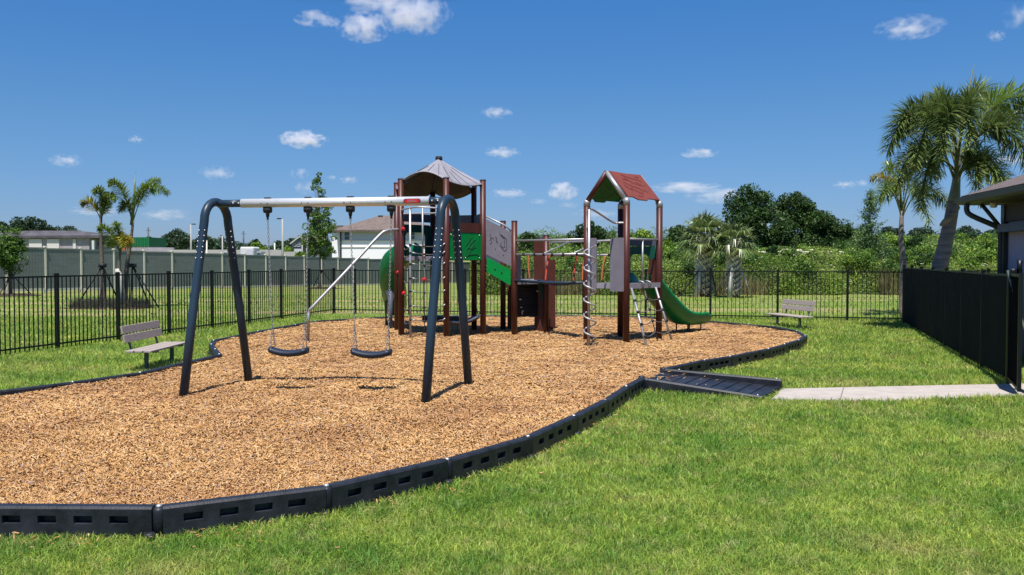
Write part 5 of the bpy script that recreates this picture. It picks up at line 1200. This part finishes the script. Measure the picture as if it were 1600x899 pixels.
small_palm('right feather palm of the trio with tall spear and arching frond', [Z(P(195, 482, Y1), 0), P(198, 420, Y1), P(204, 380, Y1), P(208, 345, Y1)], P(207, 350, Y1),
           [(P(214, 268, Y1), P(264, 302, Y1 - .2), .30, 'frondlit', 80), (P(192, 280, Y1), P(170, 286, Y1 - .3), .30, 'frondlit', 60), (P(200, 300, Y1), P(186, 330, Y1 + .2), .26, 'frond', 46), (P(226, 280, Y1 + .5), P(250, 282, Y1 + .8), .28, 'frondlit', 50)],
           spear=[P(206, 352, Y1), P(209, 315, Y1), P(212, 269, Y1)])
mulch_ring(X(172, 31.6), 31.6, 1.55, 'oval mulch bed under the three feather palms', .6)
n = 5200; a = RNG.uniform(0, 6.28, n); r = RNG.uniform(0, 1, n) ** .5 * 1.5; bx, by = X(172, 31.6) + r * np.cos(a) * .95, 31.6 + r * np.sin(a) * .55; h = RNG.uniform(.12, .42, n); yaw = RNG.uniform(0, 6.28, n); w = np.stack([np.cos(yaw), np.sin(yaw), np.zeros(n)], -1) * .006; b = np.stack([bx, by, np.zeros(n)], -1); ln = np.stack([RNG.normal(0, .3, n), RNG.normal(0, .3, n), np.ones(n)], -1) * h[:, None]
tag(quad_mesh('bed_grass', np.stack([b - w, b + w, b + ln + w * .2, b + ln - w * .2], 1), M['dried']), 'dark wispy grass in the bed under the three feather palms', 'bed grass', kind='stuff')
for k, (px, e) in enumerate(((160, (118, 480)), (207, (248, 470)))):
    c = P(px, 415, Y1 - .05); g_ = Z(P(e[0], 478, Y1), 0); t = thing('tree_stakes', ('dark stakes tied to the left palm of the trio', 'dark stakes tied to the right palm of the trio')[k], 'tree stakes', Z(c, 0)); 
    for q in (g_, Z(c + Vector((.25, .9, 0)), 0), Z(c + Vector((.2, -.7, 0)), 0)): mb = MB(); mb.tube([q, c], .028, 6); mb.build('stake', M['stakewood'], t)
    mb = MB(); mb.tube([c + Vector((0, 0, -.07)), c + Vector((0, 0, .07))], .14, 10); mb.build('tie_band', M['black'], t)
# fan palms
def fan_palm(px, Y, ztop, label, rad, nf=34, R_=1.25):
    global RNG; RNG = np.random.default_rng(int(px)); random.seed(int(px))
    x = X(px, Y); t = thing('fan_palm', label, 'palm tree', (x, Y, 0), 0, 'two stout fan palms with criss-cross trunks beyond the back fence'); mb = MB()
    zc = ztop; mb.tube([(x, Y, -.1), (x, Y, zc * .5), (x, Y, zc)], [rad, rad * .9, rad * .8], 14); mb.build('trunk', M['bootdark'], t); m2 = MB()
    for k in range(340):
        f = (k + .5) / 340; a = k * 2.39996; z = .10 + (zc - .05) * f; rr = rad * (1 - .15 * f); d = Vector((math.cos(a), math.sin(a), 0)); s = Vector((-d.y, d.x, 0)); p = Vector((x, Y, z)) + d * rr * .97
        lean = s * (.12 if k % 2 else -.12); e = p + d * .12 + Vector((0, 0, .19)) + lean * 1.4
        m2.slab([p - s * .055, p + s * .055, e + s * .025, e - s * .025], .03)
    m2.build('leaf_boots', M['boot'], t)
    mb = MB(); mb.tube([(x - rad * 1.3, Y - .5, 0), (x - rad * .75, Y - .42, 1.35)], [.13, .05], 8); mb.build('trunk_prop', M['palewood'], t)
    V = []; ribs = MB()
    for k in range(nf):
        a = k * 2.39996; el = math.radians(86 - 112 * (k / nf) ** .8); d = Vector((math.cos(a) * math.cos(el), math.sin(a) * math.cos(el), math.sin(el))); o = Vector((x, Y, zc)); L1 = R_ * random.uniform(.5, .75)
        h = o + d * L1 + Vector((0, 0, -.06)); ribs.tube([o, o + d * L1 * .5 + Vector((0, 0, .03)), h], [.022, .017, .012], 5)
        s = d.cross(Vector((0, 0, 1))); s = s.normalized() if s.length > .05 else Vector((1, 0, 0)); u = s.cross(d)
        for j in range(24):
            th = math.radians(-100 + 200 * j / 23); dd = (d * math.cos(th) + s * math.sin(th) + u * (.18 * abs(math.sin(th)))).normalized(); L = R_ * .66 * (1 - .25 * abs(math.sin(th / 2)) ** 2) * random.uniform(.85, 1.1)
            m_ = h + dd * L * .55; e = h + dd * L + Vector((0, 0, -L * random.uniform(.05, .7))); w = dd.cross(u).normalized() * .030
            V.append([h - w * .3, h + w * .3, m_ + w, m_ - w]); V.append([m_ - w, m_ + w, e + w * .1, e - w * .1])
    ribs.build('leaf_stems', M['rib'], t); quad_mesh('crown', np.array([[tuple(v) for v in q] for q in V]), M['fan'], t, origin=tuple(t.location)); return t
fan_palm(1100, 41.5, ZZ(374, 41.5), 'taller left fan palm with criss-cross boots beyond the back fence', .33, 34, 1.18)
fan_palm(1146, 40.5, ZZ(380, 40.5), 'shorter right fan palm with criss-cross boots beyond the back fence', .22, 26, 1.0)
for px, Y, es, lab in ((1100, 41.5, ((1058, 'stakewood'), (1118, 'stakewood')), 'dark wooden braces propping the left fan palm'), (1146, 40.5, ((1112, 'stakewood'), (1172, 'palewood')), 'slanting braces propping the right fan palm')):
    t = thing('tree_stakes', lab, 'tree stakes', (X(px, Y), Y, 0)); 
    for ex, mm in es: mb = MB(); mb.tube([(X(ex, Y), Y - .35, 0), (X(px, Y) + (.25 if ex > px else -.25), Y - .35, 1.3)], .035, 6); mb.build('stake', M[mm], t)

# ------------------------------------------------------------------ house at the right edge
hd = Vector((.158, .987, 0)).normalized(); hn = Vector((hd.y, -hd.x, 0))      # along the eave away from camera; towards the right
EZ = 2.74; E0 = Vector((8.50, 16.85, 0))
t = thing('house', 'grey stucco house corner with shingle roof and dark gutter at the right edge', 'house', E0)
W0 = E0 - hd * .62 + hn * .62; L_ = 9.0; Wd = 9.0
def hp(a, b, z): return Vector((E0.x, E0.y, z)) - hd * a + hn * b           # a towards the camera, b to the right
mb = MB(); mb.slab([hp(.62, .58, -.1), hp(L_, .58, -.1), hp(L_, .58, EZ - .1), hp(.62, .58, EZ - .1)], .16); mb.slab([hp(.62, .66, -.1), hp(.62, Wd, -.1), hp(.62, Wd, EZ - .1), hp(.62, .66, EZ - .1)], .16); mb.build('wall', M['stucco'], t)
mb = MB(); mb.slab([hp(.50, .49, -.1), hp(.66, .49, -.1), hp(.66, .49, EZ - .1), hp(.50, .49, EZ - .1)], .04); mb.build('corner_trim', M['trim'], t)
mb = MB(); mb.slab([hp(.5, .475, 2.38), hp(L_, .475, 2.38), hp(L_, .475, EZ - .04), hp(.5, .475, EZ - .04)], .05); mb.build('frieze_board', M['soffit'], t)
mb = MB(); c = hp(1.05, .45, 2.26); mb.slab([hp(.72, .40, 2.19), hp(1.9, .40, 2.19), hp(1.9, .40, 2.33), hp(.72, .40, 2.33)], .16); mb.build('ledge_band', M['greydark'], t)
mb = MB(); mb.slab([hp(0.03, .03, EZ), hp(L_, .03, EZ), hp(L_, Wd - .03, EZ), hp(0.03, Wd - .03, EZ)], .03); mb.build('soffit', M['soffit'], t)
mb = MB(); RH = .42                                       # hip roof
rz = Wd / 2 * RH; e_ = [hp(-.05, -.05, EZ + .13), hp(L_, -.05, EZ + .13), hp(L_, Wd + .05, EZ + .13), hp(-.05, Wd + .05, EZ + .13)]; r0 = hp(Wd / 2, Wd / 2, EZ + .13 + rz); r1 = hp(L_, Wd / 2, EZ + .13 + rz)
mb.slab([e_[0], e_[1], r1, r0], .05); mb.slab([e_[3], e_[0], r0], .05); mb.slab([e_[2], e_[3], r0, r1], .05); mb.build('roof', M['shingle'], t)
mb = MB(); mb.slab([hp(-.03, -.03, EZ - .02), hp(L_, -.03, EZ - .02), hp(L_, -.03, EZ + .12), hp(-.03, -.03, EZ + .12)], .03); mb.slab([hp(-.03, 0, EZ - .02), hp(-.03, Wd, EZ - .02), hp(-.03, Wd, EZ + .12), hp(-.03, 0, EZ + .12)], .03); mb.build('fascia', M['gutter'], t)
mb = MB(); gs = [(-.045, EZ + .11), (-.17, EZ + .115), (-.16, EZ + .02), (-.11, EZ - .015), (-.05, EZ - .015)]
for a0, a1 in ((-.02, L_),):
    vs = [hp(a, b, z) for a in (a0, a1) for b, z in gs]; mb.add(vs, [[i, i + 5, (i + 1) % 5 + 5, (i + 1) % 5] for i in range(5)] + [[0, 1, 2, 3, 4], [9, 8, 7, 6, 5]])
mb.build('gutter', M['gutter'], t)
mb = MB(); mb.tube(curve([hp(.42, -.10, EZ - .02), hp(.42, -.10, EZ - .14), hp(.46, -.02, EZ - .24), hp(.56, .40, EZ - .46), hp(.60, .40, EZ - .54), hp(.60, .42, EZ - .70), hp(.60, .42, 1.2), hp(.60, .42, .05)], 4), .048, 12); mb.build('downspout', M['gutter'], t)
mb = MB(); mb.tube([hp(.50, .12, EZ - .03), hp(.60, .42, EZ - .46)], .035, 8); mb.build('eave_brace', M['gutter'], t)
mb = MB(); c = hp(.75, .24, EZ - .06); mb.tube([c + Vector((0, 0, .05)), c, c + Vector((0, 0, -.05))], [.06, .07, .045], 12); mb.build('eave_light', M['trim'], t)
mb = MB(); c = hp(1.0, .56, 0); mb.slab([hp(.60, .455, .0), hp(.74, .455, .0), hp(.74, .455, EZ - .05), hp(.60, .455, EZ - .05)], .07); mb.build('corner_post', M['gutter'], t)

# ------------------------------------------------------------------ beyond the wall on the left
def bx(mb, px0, px1, py0, py1, Y, dep=6, z0=None):
    x0, x1 = X(px0, Y), X(px1, Y); zt = ZZ(py0, Y); zb = ZZ(py1, Y) if py1 else gz(0, Y) - .2
    mb.box(((x0 + x1) / 2, Y + dep / 2, (zt + zb) / 2), (x1 - x0, dep, zt - zb)); return mb
M['block'] = mat('raw_grey_block', (.34, .305, .335, 1), .9, var=.15, scale=1.5); M['openpanel'] = mat('pale_opening_panel', (.62, .58, .54, 1), .8, var=.05)
M['greensid'] = mat('green_siding', (.012, .15, .055, 1), .6, var=.1); M['barrier'] = mat('pale_barrier', (.40, .385, .36, 1), .8, var=.08); M['house'] = mat('white_stucco', (.85, .83, .83, 1), .8, var=.03); M['houseg'] = mat('light_grey_siding', (.50, .50, .55, 1), .8, var=.03)
M['hroof'] = mat('brown_shingles', (.15, .115, .10, 1), .95, var=.2, scale=2); M['glass'] = mat('dark_window_glass', (.05, .09, .12, 1), .15, var=.1); M['blueh'] = mat('blue_grey_siding', (.17, .19, .24, 1), .8, var=.05)
Y = 112; t = thing('unfinished_building', 'raw grey block building with pale boarded openings beyond the wall', 'building', (X(95, Y), Y, gz(0, Y)))
bx(MB(), -40, 140, 369, None, Y, 14).build('wall', M['block'], t)
M['roofeven'] = mat('sun_evened_roof_grey', (.085, .08, .092, 1), .95, var=.35, scale=.5)  # parapet coloured darker to even out the sunlight on its slope
mb = MB(); za, zb = ZZ(369, Y), ZZ(360.5, Y); mb.add([(X(-40, Y), Y - .4, za), (X(158, Y), Y - .4, ZZ(368, Y)), (X(120, Y), Y + .6, zb), (X(38, Y), Y + .6, zb), (X(-40, Y), Y - .4, za - .25), (X(158, Y), Y - .4, ZZ(372, Y)), (X(158, Y), Y + 14, za - .8), (X(-40, Y), Y + 14, za - .8), (X(158, Y), Y + 14, za), (X(-40, Y), Y + 14, za)],
       [[0, 1, 2, 3], [0, 4, 5, 1], [1, 5, 6, 8], [1, 8, 2], [3, 9, 0], [2, 8, 9, 3], [4, 7, 6, 5]]); mb.build('roof_parapet', M['roofeven'], t)
for a, b in ((22, 38), (46, 66), (74, 93), (114.5, 119)): bx(MB(), a, b, 374, 396, Y - .12, .12).build('boarded_opening', M['openpanel'], t)
bx(MB(), 140, 168, 384, None, Y + 2, 5).build('low_wall', M['block'], t)
mb = bx(MB(), 144, 147.5, 376, None, Y - 1, .3); mb.build('white_column', M['trim'], t)
Y = 118; t = thing('site_shed', 'low shed with bright green metal siding beyond the wall', 'shed', (X(195, Y), Y, gz(0, Y))); mb = MB()
for k in range(26): a = 160 + k * 2.84; bx(mb, a, a + 2.3, 371.5, 385.5, Y - .08 * (k % 2), .3)
mb.build('green_siding', M['greensid'], t); bx(MB(), 160, 233.5, 385.5, None, Y + .2, 6).build('base_wall', M['block'], t); bx(MB(), 160, 233.5, 371, 385.6, Y + .3, 6).build('upper_wall', M['greensid'], t)
for a, b, m_ in ((162, 168, 'soffit'), (171, 176, 'redroof'), (181, 186, 'openpanel'), (191, 196, 'orangerope')): bx(MB(), a, b, 387, 396, Y - .2, .15).build('stacked_board', M[m_], t)
for a, b, tt, Y, m_, lab in ((204, 272, 387, 100, 'block', 'low grey block wall section left of the pale barrier'), (262, 440, 390.5, 96, 'barrier', 'long pale concrete barrier behind the vinyl wall'), (421, 462, 393.5, 104, 'barrier', 'short pale site wall before the blue grey house')):
    o = bx(MB(), a, b, tt, None, Y, .4).build('site_wall', M[m_], None, origin=(X((a + b) / 2, Y), Y, gz(0, Y))); tag(o, lab, 'site wall')
# white box trailer
Y = 92; t = thing('box_trailer', 'white box trailer parked behind the vinyl wall', 'trailer', (X(387, Y), Y, gz(0, Y)))
mb = MB(); x0, x1, x2 = X(375, Y), X(384.5, Y), X(397, Y); zt, zb = ZZ(386, Y), gz(0, Y) + .5; mb.box(((x0 + x2) / 2, Y + 1.1, (zt + zb) / 2), (x2 - x0, 2.2, zt - zb), 0, .12); mb.build('box_body', M['trim'], t)
mb = MB(); mb.box(((x1 + x2) / 2, Y - .02, (zt + zb) / 2 + .0), (x2 - x1 - .1, .04, (zt - zb) * .85), 0, .01); mb.build('ribbed_side', M['houseg'], t)
for xx in (x0 + .5, x2 - .5): mb = MB(); mb.tube([(xx, Y - .02, zb - .1), (xx, Y + .22, zb - .1)], .36, 16); mb.build('wheel', M['black'], t)
for px, w, col, lab in ((215, 9, 'trim', 'white car roof showing above the wall near the green shed'), (352, 8, 'trim', 'white car roof showing behind the left swing frame'), (404, 9, 'trim', 'white car beside the box trailer')):
    Y = 90; z0 = gz(0, Y); x = X(px, Y); L = w / F * Y * 1.9; t = thing('parked_car', lab, 'car', (x, Y, z0), 0, 'white cars parked beyond the wall'); mb = MB(); zt = ZZ(393.5, Y)
    sec = [(-L / 2, .35), (-L / 2, .85), (-L * .28, 1.0), (-L * .15, zt - z0), (L * .2, zt - z0), (L * .34, 1.02), (L / 2, .9), (L / 2, .35)]
    mb.slab([(x + a, Y + .9, z0 + b) for a, b in sec], 1.7); mb.build('body', M[col], t)
    mb = MB(); mb.slab([(x + a, Y + .04, z0 + b) for a, b in ((-L * .25, 1.05), (-L * .14, zt - z0 - .08), (L * .19, zt - z0 - .08), (L * .30, 1.05))], .02); mb.build('window', M['glass'], t)
    for s in (-.3, .3): mb = MB(); mb.tube([(x + L * s, Y, z0 + .33), (x + L * s, Y + .2, z0 + .33)], .32, 14); mb.build('wheel', M['black'], t)
# houses
def gable_win(t, px0, px1, py0, py1, Y, mm='glass'):
    o = bx(MB(), px0, px1, py0, py1, Y - .06, .06).build('window', M[mm], t)
    mb = MB(); 
    for a, b, c, d in ((px0 - .6, px0, py0 - .6, py1 + .6), (px1, px1 + .6, py0 - .6, py1 + .6), (px0, px1, py0 - .6, py0), (px0, px1, py1, py1 + .6), (px0, px1, (py0 + py1) / 2 - .25, (py0 + py1) / 2 + .25)): bx(mb, a, b, c, d, Y - .10, .08)
    mb.build('window_frame', M['trim'], o)
Y = 104; t = thing('house', 'two storey white house with brown hip roof beyond the wall', 'house', (X(600, Y), Y, gz(0, Y)))
bx(MB(), 531.5, 690, 376, None, Y, 11).build('wall_lower', M['house'], t); bx(MB(), 531.5, 690, 359.5, 376, Y, 11).build('wall_upper', M['houseg'], t)
mb = bx(MB(), 531, 690.5, 386, 386.8, Y - .08, .08); bx(mb, 531, 690.5, 375.6, 376.6, Y - .08, .08); mb.build('band_course', M['openpanel'], t)
mb = bx(MB(), 531.5, 533.5, 360, None, Y - .15, .15); mb.build('downspout', M['gutter'], t)
gable_win(t, 538.5, 546, 363, 375, Y); gable_win(t, 607.5, 611, 391, 396, Y); gable_win(t, 640, 648, 363, 374, Y)
mb = MB(); ze, zr = ZZ(359.5, Y), ZZ(337, Y + 5.5); x0, x1 = X(521, Y), X(700, Y); mb.add([(x0, Y - .6, ze), (x1, Y - .6, ze), (x1, Y + 12, ze), (x0, Y + 12, ze), (X(583, Y), Y + 5.7, zr), (X(598, Y), Y + 5.7, zr), (x0, Y - .6, ze - .22), (x1, Y - .6, ze - .22), (x1, Y + 12, ze - .22), (x0, Y + 12, ze - .22)],
        [[0, 1, 5, 4], [1, 2, 5], [2, 3, 4, 5], [3, 0, 4], [0, 6, 7, 1], [1, 7, 8, 2], [2, 8, 9, 3], [3, 9, 6, 0], [6, 9, 8, 7]]); rf = mb.build('roof', M['hroof'], t)
mb = bx(MB(), 591, 598, 337, 339.5, Y + 5.0, .6); bx(mb, 589, 592, 348.5, 351, Y + 2.5, .5); mb.build('roof_vent', M['gutter'], rf)
bx(MB(), 519, 531.4, 356.5, None, Y + 2, 9).build('side_wing', M['house'], t); mb = MB(); bx(mb, 512, 534, 352.5, 357, Y + 1.6, 9.6); mb.build('wing_roof', M['hroof'], t)
Y = 118; t = thing('house', 'small blue grey house with white trimmed gable beyond the wall', 'house', (X(470, Y), Y, gz(0, Y)))
bx(MB(), 456, 500, 378, None, Y, 9).build('wall', M['blueh'], t)
mb = MB(); pk = (X(470, Y), ZZ(370, Y)); mb.slab([(X(457, Y), Y - .2, ZZ(380, Y)), (X(483, Y), Y - .2, ZZ(380, Y)), (pk[0], Y - .2, pk[1])], .2); mb.build('gable', M['blueh'], t)
mb = MB(); 
for a in (455.5, 484.5): mb.slab([(X(a, Y), Y - .5, ZZ(380.5, Y)), (pk[0], Y - .5, ZZ(369.6, Y)), (pk[0], Y - .5, ZZ(371, Y)), (X(a, Y), Y - .5, ZZ(382, Y))], .3)
mb.build('gable_trim', M['trim'], t)
mb = MB(); mb.slab([(pk[0], Y - .5, ZZ(369.4, Y)), (X(484.6, Y), Y - .5, ZZ(380.2, Y)), (X(484.6, Y), Y + 8, ZZ(380.2, Y)), (pk[0], Y + 8, ZZ(369.4, Y))], .15); mb.slab([(X(455.4, Y), Y - .5, ZZ(380.2, Y)), (pk[0], Y - .5, ZZ(369.4, Y)), (pk[0], Y + 8, ZZ(369.4, Y)), (X(455.4, Y), Y + 8, ZZ(380.2, Y))], .15); mb.slab([(X(476, Y), Y - .3, ZZ(379, Y)), (X(503, Y), Y - .3, ZZ(379, Y)), (X(500, Y), Y + 5, ZZ(369, Y)), (X(474, Y), Y + 5, ZZ(369, Y))], .15); mb.build('roof', M['hroof'], t)
for a, b in ((458.5, 462), (464.5, 469)): gable_win(t, a, b, 380.5, 385, Y - .3)
bx(MB(), 471.5, 480, 381.5, None, Y - .6, .6).build('porch_surround', M['trim'], t); bx(MB(), 473.3, 478.2, 384, 400, Y - .7, .1).build('porch_door', M['gutter'], t); bx(MB(), 455, 471, 389, None, Y - .5, .5).build('garage_front', M['houseg'], t)
# street lamps and poles
M['openpanel'] = mat('pale_grey_pole', (.36, .34, .31, 1), .7, var=.05)
def lamp(px, top, Y, arm, label):
    x = X(px, Y); z0 = gz(0, Y); zt = ZZ(top, Y); t = thing('street_lamp', label, 'street lamp', (x, Y, z0), 0, 'street lamps beyond the wall')
    mb = MB(); mb.tube([(x, Y, z0), (x, Y, zt)], [.10, .07], 10); mb.build('pole', M['openpanel'], t)
    mb = MB(); w = arm / F * Y; mb.tube([(x, Y, zt), (x + w * .4, Y, zt + .03)], .04, 8); mb.box((x + w * .7, Y, zt + .03), (abs(w) * .7, .28, .12), 0, .03); mb.build('lamp_head', M['gutter'], t)
lamp(299, 351, 98, 7, 'short street lamp with arm to the right above the pale barrier'); lamp(442, 342.5, 80, -8, 'tall street lamp with arm to the left between the swing chains')
lamp(348, 369, 100, -3, 'street lamp partly hidden behind the left swing leg')
for px, top, Y, lab, r in ((158, 300, 95, 'tall thin pole rising behind the left palm', .09), (232.5, 356, 150, 'distant utility pole above the green shed', .12), (381, 361.5, 160, 'distant utility pole above the box trailer', .12), (323.5, 375, 92, 'short pale post behind the left swing leg', .07), (429.5, 379, 100, 'short pale post left of the tall street lamp', .07)):
    x = X(px, Y); z0 = gz(0, Y); t = thing('utility_pole', lab, 'pole', (x, Y, z0)); zt = ZZ(top, Y); mb = MB(); mb.tube([(x, Y, z0), (x, Y, zt)], r, 8); mb.build('pole_shaft', M['vinylpost' if r < .08 else 'gutter'], t); mb = MB()
    if r > .1: mb.box((x, Y, zt - .5), (.8, .07, .07)); mb.build('cross_arm', M['gutter'], t)
    else: mb.tube([(x, Y, zt), (x, Y, zt + .08)], [r * 1.3, r * .5], 8); mb.build('pole_cap', M['gutter'], t)

# ------------------------------------------------------------------ clouds: real volumes high over the horizon
CL = [(495, 30, 60, 18), (568, 42, 74, 38), (645, 20, 104, 54), (590, 2, 120, 24), (776, 176, 42, 15), (784, 239, 50, 15), (474, 218, 66, 23), (338, 270, 46, 19), (104, 251, 44, 17), (213, 218, 22, 9), (468, 271, 26, 15), (478, 293, 30, 17), (545, 281, 26, 10), (795, 302, 50, 12),
      (880, 300, 46, 24), (889, 321, 28, 9), (842, 315, 24, 8), (1093, 239, 50, 13), (1070, 293, 96, 14), (1125, 306, 92, 22), (1422, 43, 88, 27), (1590, 25, 40, 36), (1557, 56, 24, 15), (1320, 289, 32, 10), (1347, 287, 20, 11), (1575, 250, 54, 15), (262, 336, 70, 15), (150, 330, 70, 15), (930, 335, 60, 14), (518, 278, 14, 7)]
CLAB = ['small wispy cloud at the top, left end of the top cluster', 'round white cloud at the top just left of the largest one', 'largest brightest white cloud at the top edge', 'wide cloud cut by the top edge above its neighbours', 'small cloud high above the bridge, upper of two stacked', 'small flat cloud right above the six sided tower, lower of two stacked',
 'bright oval white cloud above the right half of the silver beam', 'bright oval cloud just above the left arch of the swing set', 'oval cloud high above the young tree on the far left', 'tiny faint cloud above the arching palm frond', 'small cloud left of the tip of the slim tree, upper one', 'faint cloud left of the slim tree tip, touching the beam',
 'small cloud right of the slim tree tip above the beam', 'flat cloud just right of the six sided tower roof', 'tall white cloud above the hanging bridge between the towers', 'thin cloud just under the tall white one between the towers', 'small thin cloud left of the tall white one between the towers', 'small flat cloud above and right of the red roof',
 'long flat cloud just right of the red roof', 'long cloud running into the left side of the oaks', 'wide white cloud at the upper right of the sky', 'cloud cut by the right edge at the top', 'tiny cloud left of the one cut by the right edge', 'small faint cloud above the right end of the oaks', 'tiny faint cloud between the oaks and the small feather palm',
 'faint cloud behind the right fronds of the big feather palm', 'faint pinkish streak right of the arching palm frond', 'faint cloud behind the left palm of the trio', 'faint low cloud between the towers above the rails', 'tiny faint cloud between the two beside the slim tree tip']
def cloud_mat(name, dens, dist, seed):
    m = bpy.data.materials.new(name); m.use_nodes = True; t = m.node_tree; N = t.nodes; L = t.links; N.remove(N['Principled BSDF'])
    v = N.new('ShaderNodeVolumePrincipled'); v.inputs['Color'].default_value = (.92, .89, 1, 1); v.inputs['Anisotropy'].default_value = .0
    tc = N.new('ShaderNodeTexCoord'); ln_ = N.new('ShaderNodeVectorMath'); ln_.operation = 'LENGTH'
    mp = N.new('ShaderNodeMapping'); mp.inputs['Location'].default_value = (seed * 3.1, seed * 1.7, seed); mp.inputs['Scale'].default_value = (1, 1, .55)
    n = N.new('ShaderNodeTexNoise'); n.inputs['Scale'].default_value = 1.5 + (seed * .37) % 1.3; n.inputs['Detail'].default_value = 6; n.inputs['Roughness'].default_value = .62
    L.new(tc.outputs['Object'], ln_.inputs[0]); L.new(tc.outputs['Object'], mp.inputs[0]); L.new(mp.outputs[0], n.inputs['Vector'])
    a = N.new('ShaderNodeMath'); a.operation = 'MULTIPLY_ADD'; a.inputs[1].default_value = -1.0; a.inputs[2].default_value = .62; L.new(ln_.outputs['Value'], a.inputs[0])
    b = N.new('ShaderNodeMath'); b.operation = 'MULTIPLY_ADD'; b.inputs[1].default_value = 4.6; b.inputs[2].default_value = -2.2; L.new(n.outputs['Fac'], b.inputs[0])
    c = N.new('ShaderNodeMath'); c.operation = 'ADD'; L.new(a.outputs[0], c.inputs[0]); L.new(b.outputs[0], c.inputs[1])
    d = N.new('ShaderNodeMath'); d.operation = 'MULTIPLY'; d.inputs[1].default_value = dens; d.use_clamp = False; L.new(c.outputs[0], d.inputs[0])
    e = N.new('ShaderNodeMath'); e.operation = 'MAXIMUM'; e.inputs[1].default_value = 0; L.new(d.outputs[0], e.inputs[0]); L.new(e.outputs[0], v.inputs['Density'])
    L.new(v.outputs[0], N['Material Output'].inputs['Volume']); return m
for k, (px, py, w, h) in enumerate(CL):
    d = ray(px, py); el = d.z / math.hypot(d.x, d.y); Dst = min(1400 / el, 16000) if el > 0 else 16000; c = d * (Dst / d.y) + Vector((0, 0, HC))
    sx = w / F * Dst * .62; sz = h / F * Dst * .66; mb = MB()
    n, m_ = 20, 10; mb.ball((0, 0, 0), 1.0, 20); o = mb.build('cloud', cloud_mat('cloud_vapour', (1.4 if k in (1, 2, 6, 14) else .5 if py < 262 else .36 if py < 310 else .22) / sz, Dst, k + 1), None)
    o.location = c; o.scale = (sx, sx * .9, sz); o.rotation_euler = (0, 0, math.atan2(-d.x, d.y))
    tag(o, CLAB[k], 'cloud', 'small fair weather clouds')
